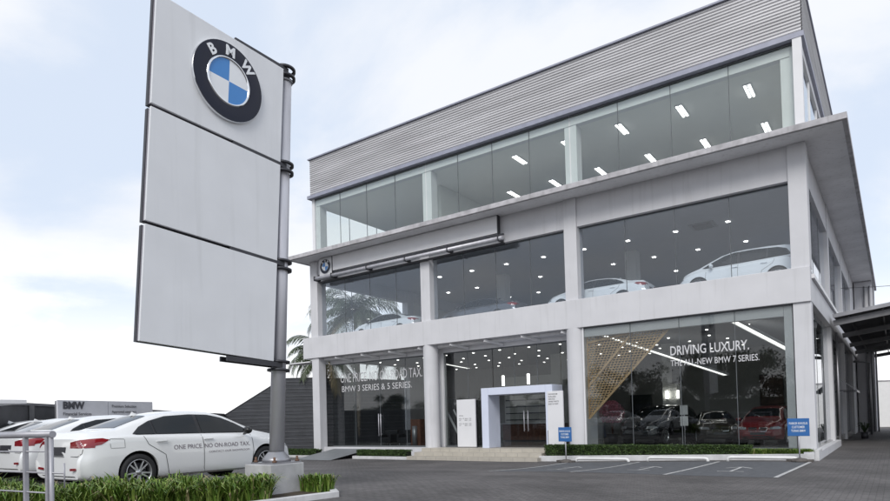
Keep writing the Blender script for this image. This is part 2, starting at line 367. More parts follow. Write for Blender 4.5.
# windows
def win_front(name, x0, x1, y, z0, z1, fr, g, rebate=None):
    w_ = MB(); ps = [x0]+[x0+(x1-x0)*q for q in fr]+[x1]
    for a, b in zip(ps[:-1], ps[1:]): w_.box(a+.008, b-.008, y, y+.012, z0, z1, 0)
    for a in ps[1:-1]: w_.box(a-.011, a+.011, y-.006, y+.02, z0, z1, 1)
    w_.box(x0, x1, y-.02, y+.04, z0-.05, z0-.002, 1); w_.box(x0, x1, y-.02, y+.04, z1+.002, z1+.05, 1)
    return w_.build(name, [g, JOINT], B)
bays = [(COLX[i+1]+CB/2+.003, COLX[i]-CB/2-.003) for i in range(3)]
for a, b in bays: win_front('window', a, b, .42, Z2-.28, HZ-.052, (.25, .5, .75), GLASS)
W3 = [win_front('window', a-.27, b+.27 if b > -1 and False else (b+.27 if b < -1 else -.29), .36, Z4+.002, Z5-.23, (.25, .5, .75), GLASS3) for a, b in [(bays[0][0], bays[0][1]), (bays[1][0], bays[1][1]), (bays[2][0]-.05, bays[2][1])]]
G1 = win_front('window', -8.35, -.59, .16, FL1+.05, Z1-.06, (.26, .505, .76), GLASS1)
mb = MB(); mb.box(-8.36, -8.30, .10, .5, FL1, Z1-.004); mb.box(-.86, -.60, .185, .45, FL1, Z1-.004); mb.box(-8.29, -.87, .185, .45, Z1-.40, Z1-.004)
mb.build('window_surround', WHITE2, B)
PY = 1.05
G2 = win_front('window', -16.2, -13.35, PY, FL1+.05, Z1-.4, (.5,), GLASS1)
G2b = win_front('window', -9.8, -8.4, PY, FL1+.05, Z1-.4, (.5,), GLASS1)
G2c = win_front('window', -13.33, -9.82, PY, 3.0, Z1-.4, (.33, .67), GLASS1)
G3 = win_front('window', -24.2, -16.9, PY, FL1+.05, Z1-.4, (.25, .5, .75), GLASS1)
mb = MB(); mb.box(-24.25, -8.37, PY-.07, PY+.11, Z1-.345, Z1-.08); mb.box(-16.89, -16.21, PY-.1, PY+.2, FL1, Z1-.35); mb.build('porch_beam', WHITE2, B)
mb = MB(); mb.box(-8.38, -8.31, .51, PY+.3, FL1, Z1-.1); mb.build('window_return', WHITE2, B)
def win_side(x, z0, z1, y0, y1, g, n=3):
    w_ = MB(); ps = [y0+(y1-y0)*i/n for i in range(n+1)]
    for a, b in zip(ps[:-1], ps[1:]): w_.box(x, x+.012, a+.008, b-.008, z0, z1, 0)
    for a in ps[1:-1]: w_.box(x-.01, x+.02, a-.015, a+.015, z0, z1, 1)
    return w_.build('window', [g, JOINT], B)
for k, (a, b) in enumerate(zip(SIDEY[:-1], SIDEY[1:])):
    y0, y1 = a+(.45 if k == 0 else .31), b-.31
    if k < 3:
        win_side(-.2, FL1, Z1-.03, y0, y1, GLASS1); win_side(-.2, Z2-.2, HZ-.01, y0, y1, GLASS)
    if k < 2: win_side(-.1, Z4+.26, Z5-.52, y0, y1, GLASS3)
    if k == 0:
        win_side(-L+.15, FL1, Z1-.03, y0, y1, GLASSC); win_side(-L+.15, Z2-.2, HZ-.01, y0, y1, GLASSC); win_side(-L+.1, Z4, Z5-.3, y0, y1, GLASSC)
    if k >= 1: box('side_wall', (-L+.05, -L+.2, y0, y1, FL1-.4, Z1-.01), WHITE, B)
    if k == 3:
        for q in ((FL1-.4, Z1-.01), (Z2-.19, HZ-.01)): box('side_wall', (-.22, -.06, y0, y1, *q), WHITE, B)
box('rear_wall', (-L, 0, DEP, DEP+.25, -.5, Z5), WHITE, B)
# rear wing on the right with down pipes
mb = MB(); mb.box(.003, 1.05, 30, DEP-.01, -.3, Z3-.04); mb.build('rear_wing', WHITE, B)
for x, y in ((1.16, 30.6), (.93, 29.9), (.6, 29.85)):
    mb = MB(); mb.tube([(x, y, gz(x, y)-.05), (x, y, 10.5)], .055, 12); mb.build('down_pipe', GREYM, B)
mb = MB(); mb.tube([(.10, 9.3, 0), (.10, 9.3, 5.2)], .05, 10); mb.build('down_pipe', GREYM, B); mb = MB(); mb.tube([(.9, 24., 0), (.9, 24, 4.6), (.3, 24, 4.75), (.05, 24, 4.75)], .07, 10); mb.build('down_pipe', GREYM, B)
# porch soffit and canopy with brackets
mb = MB(); mb.box(-26.9, -25.0, .1, PY-.08, 5.19, 5.24); mb.build('porch_canopy', SOFF, B)
for i in range(9):
    x = -24.9+i*1.95
    mb = MB(); mb.beam((x, .10, 5.31), (x+.5, PY-.1, 5.12), .10, .12); mb.build('canopy_bracket', WHITE2, B)
mb = MB(); mb.box(-25.1, -8.6, .46, 1.1, 5.26, Z1+.05); mb.build('porch_ceiling', SOFF, B)
# steps, side plinth
STEP = mat('beige_step_tile', (.42, .39, .34), .5, var=.12, scale=2.5)
mb = MB()
for i in range(3):
    y = -.45-.33*(2-i); zt = -.19+.173*(i+1)
    x0, x1 = -16.95+.17*i, -9.95+0*i
    mb.box(x0, x1, -1.2+.38*i, .5-.002*i, zt-.173, zt-.003*(2-i))
    for k in range(1, 12): mb.box(x0+k*(x1-x0)/12-.004, x0+k*(x1-x0)/12+.004, -1.203+.38*i, -1.19+.38*i, zt-.16, zt-.008, 1)
mb.build('entrance_steps', [STEP, JOINT], B)
box('side_plinth', (-.3, .14, -.85, 9.4, -.3, .28), WHITE, B)
box('side_plinth', (-24.9, -16.97, .35, .52, -.4, FL1-.002), WHITE, B)
# entrance portal and door
PORT = mat('portal_white', (.60, .64, .76), .4, var=.03)
mb = MB(); mb.box(-13.32, -12.95, -.10, .95, FL1, 3.08); mb.box(-10.05, -9.72, -.10, .95, FL1, 3.08); mb.box(-12.948, -10.052, -.10, .95, 2.75, 3.08)
pt = mb.build('entrance_portal', PORT, B, bevel=.012)
mb = MB(); mb.box(-12.94, -12.15, .90, .915, FL1+.03, 2.73); mb.build('side_pane', GLASS1, B); mb = MB(); mb.box(-10.85, -10.06, .90, .915, FL1+.03, 2.73); mb.build('side_pane', GLASS1, B)
for x0, x1, hx in ((-12.14, -11.51, -11.6), (-11.49, -10.86, -11.4)):
    d = MB().box(x0, x1, .88, .894, FL1+.03, 2.73).build('door', GLASS1, B)
    mb = MB(); mb.tube([(hx, .80, 1.05), (hx, .80, 2.0)], .02, 10); mb.tube([(hx, .80, 1.15), (hx, .88, 1.15)], .012, 8); mb.tube([(hx, .80, 1.9), (hx, .88, 1.9)], .012, 8)
    mb.build('handle', STEEL, d)
for hx in (-20.6, -20.45):
    mb = MB(); mb.tube([(hx, .95, .9), (hx, .95, 2.1)], .022, 10); mb.tube([(hx, .95, 1.0), (hx, 1.05, 1.0)], .012, 8); mb.tube([(hx, .95, 2.), (hx, 1.05, 2.)], .012, 8); mb.build('door_handle', STEEL, B)
# banner fascia and blind roller
mb = MB(); mb.box(-23.8, -22.83, -.12, .07, 9.72, 10.88); badge = mb.build('badge_panel', WHITE2, B, bevel=.01)
mb = MB(); mb.box(-22.75, -12.2, -.12, .07, 10.08, 10.88); mb.box(-22.81, -22.76, -.13, .07, 9.75, 10.89, 1); mb.box(-12.195, -12.15, -.13, .07, 9.9, 10.89, 1); mb.build('banner_fascia', [WHITE2, DARK], B)
mb = MB(); mb.tube([(-23.9, -.33, 9.75), (-11.8, -.33, 9.75)], .095, 16, 0)
mb.box(-23.95, -11.9, -.10, -.02, 9.95, 10.02, 1); mb.box(-23.95, -11.9, -.10, .05, 9.55, 9.62, 1)
for x in (-23.92, -22.6, -20, -17.4, -14.8, -12.0): mb.box(x-.03, x+.03, -.44, .06, 9.62, 9.87, 1)
mb.build('awning_roller', [STEEL, DARK], B)
# lettering on glass
def lettering(parent, lines, right, up, m, thick=.002):
    mb = MB()
    for body, size, org, bold, sp in lines:
        vs, fs = text_verts(body, size, org, right, up, thick, bold, 'LEFT', sp); mb.add(vs, fs)
    return mb.build('lettering', m, parent)
def fit_text(body, size, wd):
    vs, fs = text_verts(body, size, (0, 0, 0), (1, 0, 0), (0, 0, 1), 0); return wd/(max(v.x for v in vs))
def place_text(mb, body, x0, x1, y, z, h, bold=.0, m=0, thick=.002):
    vs, fs = text_verts(body, 1, (0, 0, 0), (1, 0, 0), (0, 0, 1), 0, bold)
    xa, xb = min(v.x for v in vs), max(v.x for v in vs); za, zb = 0, .72
    s = (x1-x0)/(xb-xa); k = h/zb
    vs2 = [(x0+(v.x-xa)*s, y-v.y*0, z+v.z*k) for v in vs]
    mb.add(vs2, fs, m)
mb = MB(); place_text(mb, 'DRIVING LUXURY.', -4.78, -2.0, .148, 3.92, .36, .012); place_text(mb, 'THE ALL-NEW BMW 7 SERIES.', -4.78, -1.68, .148, 3.50, .24, .004)
mb.build('lettering', LETTER, G1)
mb = MB(); place_text(mb, 'ONE PRICE. NO ON-ROAD TAX.', -23.5, -17.6, PY-.012, 3.95, .52, .0); place_text(mb, 'BMW 3 SERIES & 5 SERIES.', -23.4, -18.3, PY-.012, 3.42, .34, .0)
mb.build('lettering', LETTER, G3)
# ------------------------------------------------------------------ lights inside
def downlight(loc, label, group, s=.085, m=LAMP):
    t = thing('downlight', label, 'ceiling light', loc, group)
    mb = MB(); mb.box(-s, s, -s, s, -.035, -.005); mb.build('lens', m, t, local=True)
    mb = MB(); q = s+.03; mb.box(-q, q, -q, q, -.012, 0); mb.build('rim', WHITE2, t, local=True); return t
ORD = ['first', 'second', 'third', 'fourth', 'fifth', 'sixth', 'seventh', 'eighth', 'ninth', 'tenth', 'eleventh', 'twelfth', 'thirteenth', 'fourteenth', 'fifteenth']
proto = None
for j, y in enumerate((2.1, 6.3, 10.5, 14.8)):
    for i in range(10):
        loc = (-1.3-2.34*i-(.1 if j else 0), y, 10.42)
        if i == 9 and j < 2 or (i == 0 and j == 1): continue
        if proto is None: proto = downlight(loc, 'small square downlight of the upper showroom ceiling, first from the right in the first row', 'downlights of the upper showroom ceiling')
        else: dup(proto, loc, 0, f'small square downlight of the upper showroom ceiling, {ORD[i]} from the right in the {ORD[j]} row')
p1 = None
for j in range(6):
    for i in range(14):
        loc = (-1.3-1.72*i+.4*(j % 2), 1.9+2.1*j+.25*math.sin(i*3+j), 5.3)
        if p1 is None: p1 = downlight(loc, 'tiny spot lamp of the ground floor ceiling, first from the right in the first row', 'spot lamps of the ground floor ceiling', .045, LAMP)
        else: dup(p1, loc, 0, f'tiny spot lamp of the ground floor ceiling, {ORD[i]} from the right in the {ORD[j]} row')
pf = None
for j, y in enumerate((2.05, 5.95)):
    for i in range(6):
        loc = (-1.98-2.53*i, y, 14.15)
        if i == 5 and j == 0: continue
        if pf is None:
            pf = thing('tube_light', 'twin-tube fluorescent fitting of the top storey, first from the right in the front row', 'ceiling light', loc, 'fluorescent fittings of the top storey')
            mb = MB(); mb.box(-.14, .14, -.58, .58, -.05, 0); mb.build('housing', WHITE2, pf, local=True)
            for x in (-.075, .075): mb = MB(); mb.box(x-.036, x+.036, -.54, .54, -.075, -.052); mb.build('tube', LAMPW, pf, local=True)
        else: dup(pf, loc, 0, f'twin-tube fluorescent fitting of the top storey, {ORD[i]} from the right in the {("front", "rear")[j]} row')
for p0, p1_, lb in (((-8.0, 1.4, 5.2), (-4.6, 9.0, 3.55), 'long sloping light trough crossing behind the driving lettering, left one of two'), ((-2.75, 1.3, 5.2), (-.9, 9.0, 3.95), 'long sloping light trough nearest the right corner of the showroom'), ((-20.6, 6.2, 5.27), (-22, 12.2, 5.27), 'light trough in the ceiling seen above the left doors')):
    t = thing('light_trough', lb, 'ceiling light', p0); p0, p1_ = Vector(p0), Vector(p1_); mb = MB(); mb.beam(p0, p1_, .20, .05)
    mb.tube([p1_+Vector((0, 0, .02)), (p1_.x, p1_.y, 5.30)], .012, 6, 1) if p1_.z < 5 else None; mb.build('diffuser', [STRIP, DARK], t)
    sd_ = Vector(((p1_-p0).y, -(p1_-p0).x, 0)).normalized()
    for q in (-1, 1): mb = MB(); mb.beam(p0+sd_*q*.15, p1_+sd_*q*.15, .05, .10); mb.build('rim', WHITE2, t)
t = thing('ceiling_vent', 'dark grey air vent cassette in the upper showroom ceiling above the white car', 'vent', (-4.8, 6.2, 10.42))
mb = MB(); mb.box(-.55, .55, -.55, .55, -.04, 0); mb.build('frame', GREYM, t, local=True)
mb = MB(); [mb.box(-.4, .4, -.42+.14*i, -.36+.14*i, -.055, -.042) for i in range(7)]; mb.build('slat', DARK, t, local=True)
# ------------------------------------------------------------------ roundel
NAVY = mat('badge_black', (.008, .010, .024), .3, spec=.25, coat=.12, var=.02); BADGEB = mat('badge_blue', (.05, .22, .55), .3, var=.02); BADGEW = mat('badge_white', (.75, .77, .80), .35, var=.02); CHROME = mat('chrome', (.75, .76, .78), .15, metal=1, var=.02)
def roundel(name, c, right, up, R, parent=None, letters=True, bad=True):
    right, up = Vector(right).normalized(), Vector(up).normalized(); nn = right.cross(up); c = Vector(c)
    Mx = Matrix((right, up, nn)).transposed().to_4x4(); Mx.translation = c
    mb = MB(); mb.lathe([(R, -.02*R), (R, .07*R), (R*.99, .085*R)], 64, 1, Mx); mb.lathe([(R*.99, .085*R), (R*.965, .087*R)], 64, 0, Mx)
    mb.lathe([(R*.965, .085*R), (R*.8, .10*R), (R*.62, .09*R)], 64, 0, Mx)
    mb.lathe([(R*.62, .09*R), (R*.60, .115*R), (R*.575, .115*R), (R*.56, .085*R)], 64, 1, Mx)
    for q in range(4):
        vs = [Mx @ Vector((0, 0, .09*R))]
        for k in range(13):
            a = math.pi/2*q+math.pi/2*k/12; vs.append(Mx @ Vector((R*.565*math.cos(a), R*.565*math.sin(a), .085*R)))
        mb.add(vs, [(0, k+1, k+2) for k in range(12)], 3 if q % 2 == 0 else 2)
    o = mb.build(name, [NAVY, CHROME, BADGEB, BADGEW], parent)
    if letters:
        m2 = MB()
        for ch, a in (('B', 41), ('M', 0), ('W', -41)):
            a = math.radians(a); d = right*(-math.sin(a))+up*math.cos(a); r2 = right*math.cos(a)+up*math.sin(a)
            vs, fs = text_verts(ch, R*.36, c+d*R*.665+nn*R*.10, r2, d, .006, R*.012, 'CENTER'); m2.add(vs, fs)
        m2.build('letters', BADGEW, o)
    return o
roundel('badge', (-23.3, -.125, 10.38), (1, 0, 0), (0, 0, 1), .40, badge)
# ------------------------------------------------------------------ pylon sign
pz = .33
A = Vector((-7.62, -19.13)); Bp = Vector((-7.30, -16.81)); dirp = Vector((math.sin(math.radians(1.5)), math.cos(math.radians(1.5)))); nrm2 = Vector((dirp.y, -dirp.x))
D3 = Vector((dirp.x, dirp.y, 0)); N3 = Vector((nrm2.x, nrm2.y, 0))
POLE = Vector((-7.41, -16.76, 0)); 
sign = thing('pylon_sign', 'tall pylon sign of three stacked white boards on a steel pole, round badge on top', 'sign', (POLE.x, POLE.y, pz))
lean = Vector((.035, .02, 0)).normalized()*.0
mb = MB(); mb.tube([(POLE.x, POLE.y, .93), (POLE.x, POLE.y, 8.42)], .14, 40); mb.build('pole', STEEL, sign)
mb = MB(); mb.tube([(POLE.x, POLE.y, 8.42), (POLE.x, POLE.y, 8.47)], .16, 32); mb.build('pole_cap', GREYM, sign)
mb = MB(); mb.lathe([(.0, .95), (.27, .95), (.27, 1.0), (.24, 1.03), (.17, 1.12), (.145, 1.14)], 32, 0, Matrix.Translation((POLE.x, POLE.y, 0))); mb.box(POLE.x-.33, POLE.x+.33, POLE.y-.33, POLE.y+.33, .92, .95); mb.build('base_flange', GREYM, sign)
RUST = mat('rusty_bolt', (.16, .09, .06), .7, metal=.3, var=.3, scale=30)
for sx_ in (-1, 1):
    for sy_ in (-1, 1):
        mb = MB(); mb.tube([(POLE.x+sx_*.27, POLE.y+sy_*.27, .94), (POLE.x+sx_*.27, POLE.y+sy_*.27, 1.05)], .022, 8); mb.tube([(POLE.x+sx_*.27, POLE.y+sy_*.27, .95), (POLE.x+sx_*.27, POLE.y+sy_*.27, .985)], .042, 6); mb.build('bolt', RUST, sign)
mb = MB(); mb.box(POLE.x-.40, POLE.x+.36, POLE.y-.43, POLE.y+.36, pz-.1, .92); mb.build('concrete_block', mat('pale_concrete', (.42, .42, .43), .85, var=.2, scale=3, bump=.3, stain=.4), sign, bevel=.012)
BW, BH, GAP = 2.56, 1.88, .055; zb = 2.84
EDGE = mat('sign_edge', (.20, .19, .22), .5, var=.1)
for k in range(3):
    z0 = zb+k*(BH+GAP); cc = Vector((POLE.x, POLE.y, 0))-D3*(.19+BW/2)+N3*.02
    mb = MB(); mb.obox(cc+N3*.115+Vector((0, 0, z0+BH/2)), D3*BW/2, N3*.022, Vector((0, 0, BH/2)))
    bd = mb.build('board', SIGNW, sign, bevel=.006)
    mb = MB(); mb.obox(cc+N3*.06+Vector((0, 0, z0+BH/2)), D3*(BW/2-.012), N3*.032, Vector((0, 0, BH/2-.012)), 0)
    mb.obox(cc-N3*.01+Vector((0, 0, z0+BH/2)), D3*(BW/2+.0), N3*.037, Vector((0, 0, BH/2)), 1); mb.build('board_frame', [EDGE, DARK], sign)
    if k == 2:
        roundel('badge', cc+N3*.14+D3*.02+D3*.04+Vector((0, 0, z0+BH*.53)), D3, (0, 0, 1), .70, sign)
def clamp(z):
    mb = MB(); p = Vector((POLE.x, POLE.y, z))
    for dz in (-.045, .035): mb.lathe([(.16, dz-.022), (.215, dz-.022), (.215, dz+.022), (.16, dz+.022)], 32, 0, Matrix.Translation(p+Vector((0, 0, dz))))
    for s in (-1, 1): mb.obox(p-D3*.62+N3*(.10*s+.03)+Vector((0, 0, 0)), D3*.60, N3*.022, Vector((0, 0, .045)))
    mb.build('clamp', DARK, sign)
for z in (zb-.05, zb+BH+.03, zb+2*BH+GAP+.03, zb+3*BH+2*GAP+.02): clamp(z)
LEAN = Matrix.Translation(Vector((POLE.x, POLE.y, .95))-Vector(sign.location)) @ Matrix.Rotation(math.radians(-2.9), 4, N3.cross(D3).cross(D3)*-1) @ Matrix.Translation(-(Vector((POLE.x, POLE.y, .95))-Vector(sign.location)))
def leaning(o):
    for v in o.data.vertices: v.co = LEAN @ v.co
    for ch in o.children: leaning(ch)
for ch in sign.children:
    if ch.name.split('.')[0] in ('pole', 'pole_cap', 'board', 'board_frame', 'badge', 'clamp'): leaning(ch)
c_ = Vector((POLE.x, POLE.y, 5.5))-Vector(sign.location)
LEAN = Matrix.Translation(c_) @ Matrix.Rotation(math.radians(-.9), 4, N3.cross(D3).cross(D3)*-1) @ Matrix.Translation(-c_)
for ch in sign.children:
    if ch.name.split('.')[0] in ('board', 'board_frame', 'badge'): leaning(ch)
# ------------------------------------------------------------------ kerb bed with grass
KERB = mat('white_kerb', (.55, .55, .56), .8, var=.15, scale=3, bump=.2, stain=.3)
KX = -6.2
kb = [(-6.55, -15.95), (-6.15, -16.35), (-6.3, -18.0), (-6.62, -21.2), (-6.85, -23.5)]
def poly_kerb(mb, pts, wd, h, drop=.15):
    for p, q in zip(pts[:-1], pts[1:]):
        p = Vector((*p, gz(*p)+h/2-drop/2)); q = Vector((*q, gz(*q)+h/2-drop/2)); d = (q-p).normalized()*.04; mb.beam(p-d, q+d, wd, h+drop)
mb = MB(); poly_kerb(mb, [(-9.6, -16.1), (-6.5, -16.2), (-6.12, -16.5), (-6.34, -18.2), (-6.72, -21.2), (-7.0, -23.5)], .14, .10)
tag(mb.build('kerb', KERB, bevel=.01), 'white concrete kerb round the planting bed below the pylon sign', 'kerb')
GR = mat('lily_green', (.085, .155, .022), .5, var=.45, scale=2.5, spec=.3); GR2 = mat('lily_pale', (.19, .27, .05), .5, var=.3, scale=3); GR3 = mat('lily_straw', (.30, .27, .13), .7, var=.2)
SOIL = mat('bed_soil', (.06, .045, .03), .95, var=.3, scale=8, bump=.4)
mb = MB(); mb.add([(-9.6, -23.5, gz(-9.6, -23.5)+.05), (-6.9, -23.5, gz(-7, -23.5)+.05), (-6.35, -16.3, gz(-6.3, -16.3)+.05), (-9.6, -16.0, gz(-9.6, -16)+.05)], [(0, 1, 2, 3)])
tag(mb.build('bed_soil', SOIL), kind='structure')
def blades(mb, cx_, cy_, z, n, hmin, hmax):
    for _ in range(n):
        a = random.uniform(0, 2*math.pi); h = random.uniform(hmin, hmax); ln = random.uniform(.12, .75)*h; wd = random.uniform(.008, .014)
        d = Vector((math.cos(a), math.sin(a), 0)); s = Vector((-d.y, d.x, 0))*wd; p = Vector((cx_+random.uniform(-.04, .04), cy_+random.uniform(-.04, .04), z))
        pts = [p, p+d*ln*.25+Vector((0, 0, h*.55)), p+d*ln*.62+Vector((0, 0, h*.9)), p+d*ln+Vector((0, 0, h*(.95 if random.random() < .6 else .75)))]
        m = 0 if random.random() < .6 else (1 if random.random() < .85 else 2)
        mb.add([pts[0]-s, pts[0]+s, pts[1]-s, pts[1]+s, pts[2]-s*.7, pts[2]+s*.7, pts[3]], [(0, 1, 3, 2), (2, 3, 5, 4), (4, 5, 6)], m, True)
mb = MB(); random.seed(11)
G0, G1_ = at(268, 480, 10.9), at(-40, 480, 9.3)
gd = Vector((G1_.x-G0.x, G1_.y-G0.y)); gn = Vector((gd.y, -gd.x)).normalized(); gn = gn if gn.x < 0 else -gn
def clump(mb, x, y, z, n, hh):
    for _ in range(n):
        a = random.uniform(0, 2*math.pi); h = hh*random.uniform(.45, 1.05); ln = h*abs(random.gauss(.35, .3)); wd = random.uniform(.009, .017)
        d = Vector((math.cos(a), math.sin(a), 0)); sv_ = Vector((-d.y, d.x, 0))*wd; p = Vector((x, y, z))+d*random.uniform(0, .06)
        dr = random.uniform(.6, 1.0); pts = [p, p+d*ln*.22+Vector((0, 0, h*.5)), p+d*ln*.6+Vector((0, 0, h*.86)), p+d*ln*1.05+Vector((0, 0, h*dr))]
        k = random.random(); m = 0 if k < .52 else (1 if k < .93 else 2)
        mb.add([pts[0]-sv_, pts[0]+sv_, pts[1]-sv_*1.1, pts[1]+sv_*1.1, pts[2]-sv_*.8, pts[2]+sv_*.8, pts[3]], [(0, 1, 3, 2), (2, 3, 5, 4), (4, 5, 6)], m, True)
for _ in range(680):
    uu = random.random(); q = Vector((G0.x, G0.y))+gd*uu+gn*random.uniform(-.35, .75); x, y = q
    clump(mb, x, y, gz(x, y)+.03, random.randint(18, 46), random.uniform(.34, .60)*(1+.22*uu)*(.85+.3*noise.noise((x*1.1, y*1.1, 0))))
for _ in range(48):
    x, y = random.uniform(-7.05, -6.4), random.uniform(-16.5, -16.25); blades(mb, x, y, gz(x, y)+.04, 14, .18, .38)
for _ in range(60):
    x, y = random.uniform(-9.4, -8.0), random.uniform(-16.5, -16.3); blades(mb, x, y, gz(x, y)+.04, 12, .15, .3)
tag(mb.build('lily_grass', [GR, GR2, GR3]), 'bright green strappy grass clumps filling the bed in front of the white cars', 'grass', kind='stuff')
# ------------------------------------------------------------------ hedges and planters
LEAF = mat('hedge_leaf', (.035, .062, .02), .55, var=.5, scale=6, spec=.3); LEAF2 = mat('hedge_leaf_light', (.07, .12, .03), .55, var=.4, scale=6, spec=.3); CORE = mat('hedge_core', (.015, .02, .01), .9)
def leafbox(mb, x0, x1, y0, y1, z0, z1, n, s=.035, grassy=False):
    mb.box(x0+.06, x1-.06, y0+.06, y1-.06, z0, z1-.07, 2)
    for _ in range(n):
        x, y = random.uniform(x0, x1), random.uniform(y0, y1); tt = z0+(z1-z0)*math.sqrt(random.random())
        k = random.random()
        if k < .45: y = y0+random.uniform(0, .07)
        elif k < .85: tt = z1-random.uniform(0, .09)+.05*noise.noise((x*2.5, y*2, 1))
        p = Vector((x, y, tt)); a = Vector((random.gauss(0, 1), random.gauss(0, 1), random.gauss(0, 1))).normalized(); b = a.orthogonal().normalized(); q = a.cross(b)
        q = q*s*random.uniform(.6, 1.2); b = b*s*.5
        mb.add([p-q, p+b, p+q, p-b], [(0, 1, 2, 3)], 0 if random.random() < .65 else 1)
random.seed(5)
mb = MB(); poly_kerb(mb, [(-10.0, -.8), (.06, -.8)], .12, .22, .2); poly_kerb(mb, [(-9.95, -.8), (-9.95, .1)], .1, .22, .2); poly_kerb(mb, [(.08, -.85), (.08, 0.1)], .12, .35, .2)
tag(mb.build('planter', KERB, bevel=.01), 'long low white planter edge along the right part of the showroom front', 'planter')
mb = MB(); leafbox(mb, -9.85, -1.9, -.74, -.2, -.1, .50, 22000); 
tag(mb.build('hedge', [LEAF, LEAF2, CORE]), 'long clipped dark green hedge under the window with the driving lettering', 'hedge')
mb = MB()
for _ in range(420): blades(mb, random.uniform(-2.2, -.1), random.uniform(-.7, -.25), .05, 12, .18, .36)
tag(mb.build('grass_tuft', [GR, GR2, GR3]), 'light green grassy tufts at the right end of the long hedge by the corner column', 'plant', kind='stuff')
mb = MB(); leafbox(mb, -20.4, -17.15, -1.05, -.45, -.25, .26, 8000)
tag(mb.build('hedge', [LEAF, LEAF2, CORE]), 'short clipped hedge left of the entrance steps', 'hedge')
mb = MB(); poly_kerb(mb, [(-20.5, -1.15), (-17.0, -1.15)], .12, .14, .2); poly_kerb(mb, [(-20.5, -1.15), (-20.5, -.3)], .12, .14, .2)
tag(mb.build('planter', KERB, bevel=.01), 'low white planter edge left of the entrance steps', 'planter')
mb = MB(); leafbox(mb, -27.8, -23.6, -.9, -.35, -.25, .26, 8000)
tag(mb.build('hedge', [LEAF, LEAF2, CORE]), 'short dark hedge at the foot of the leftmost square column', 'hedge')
mb = MB(); poly_kerb(mb, [(-27.9, -1.0), (-23.5, -1.0)], .12, .12, .2)
tag(mb.build('planter', KERB), 'low kerb edge in front of the leftmost column', 'planter')
RAMP = mat('smooth_ramp', (.17, .18, .19), .5, var=.1)
mb = MB(); mb.add([(-23.4, -2.6, gz(-23, -2.6)+.01), (-20.7, -2.6, gz(-21, -2.6)+.01), (-20.7, .98, .325), (-23.4, .98, .325)], [(0, 1, 2, 3)])
tag(mb.build('ramp', RAMP), kind='structure')
# wheel stops
proto = None
for k, (x0, x1, lb) in enumerate(((-8.1, -6.0, 'left'), (-5.3, -3.15, 'middle'), (-2.55, -.4, 'right'))):
    lbl = {'left': 'white tubular wheel stop at the head of the left parking bay beside the blue notice', 'middle': 'white tubular wheel stop of the middle parking bay', 'right': 'white tubular wheel stop nearest the building corner'}[lb]
    y = -1.45-.0*k; c = Vector(((x0+x1)/2, y, gz((x0+x1)/2, y)+.005))
    if proto is None:
        hw = 1.05; pts = [(-hw, 0, -.02), (-hw, 0, .05), (-hw+.03, 0, .10), (-hw+.1, 0, .12), (hw-.1, 0, .12), (hw-.03, 0, .10), (hw, 0, .05), (hw, 0, -.02)]
        proto = MB().tube(pts, .055, 12).build('wheel_stop', mat('stop_white', (.66, .66, .66), .5, var=.1)); proto.location = c
        tag(proto, lbl, 'wheel stop', 'white wheel stops of the parking bays')
    else:
        o = proto.copy(); COL.objects.link(o); o.location = c; o['label'] = lbl
# blue notices
def notice(loc, label, rz):
    t = thing('notice_sign', label, 'sign', loc, 'blue parking notices', rz)
    mb = MB(); mb.box(-.32, .32, -.02, .0, .83, 1.40); bd = mb.build('board', BLUE, t, local=True, bevel=.008)
    mb = MB(); mb.tube([(0, .02, .05), (0, .02, 1.2)], .022, 10); mb.build('post', STEEL, t, local=True)
    mb = MB(); mb.lathe([(0, .0), (.26, .0), (.27, .05), (.2, .10), (.06, .13), (0, .13)], 20); mb.box(-.36, -.1, -.14, .12, 0, .09); mb.box(.12, .38, -.1, .14, 0, .08); mb.build('base', mat('grubby_concrete', (.10, .09, .085), .9, var=.4, scale=9, bump=.5), t, local=True)
    mb = MB()
    for tx, z in (('PARKIR KHUSUS', 1.205), ('CUSTOMER', 1.085), ('TUNAS BMW', .965)):
        wd = {13: .54, 8: .38, 9: .42}[len(tx)]; vs, fs = text_verts(tx, 1, (0, 0, 0), (1, 0, 0), (0, 0, 1), 0, .01); xb = max(v.x for v in vs)
        mb.add([((v.x/xb-.5)*wd, -.024, z+v.z*.105) for v in vs], fs)
    mb.build('lettering', BADGEW, t, local=True); return t
notice((-8.5, -1.55, gz(-8.5, -1.55)), 'blue square notice on a thin post standing left of the parking bays near the entrance', math.radians(-12))
notice((-.35, -1.55, gz(-.3, -1.55)), 'blue square notice on a thin post standing by the right corner column', math.radians(-8))
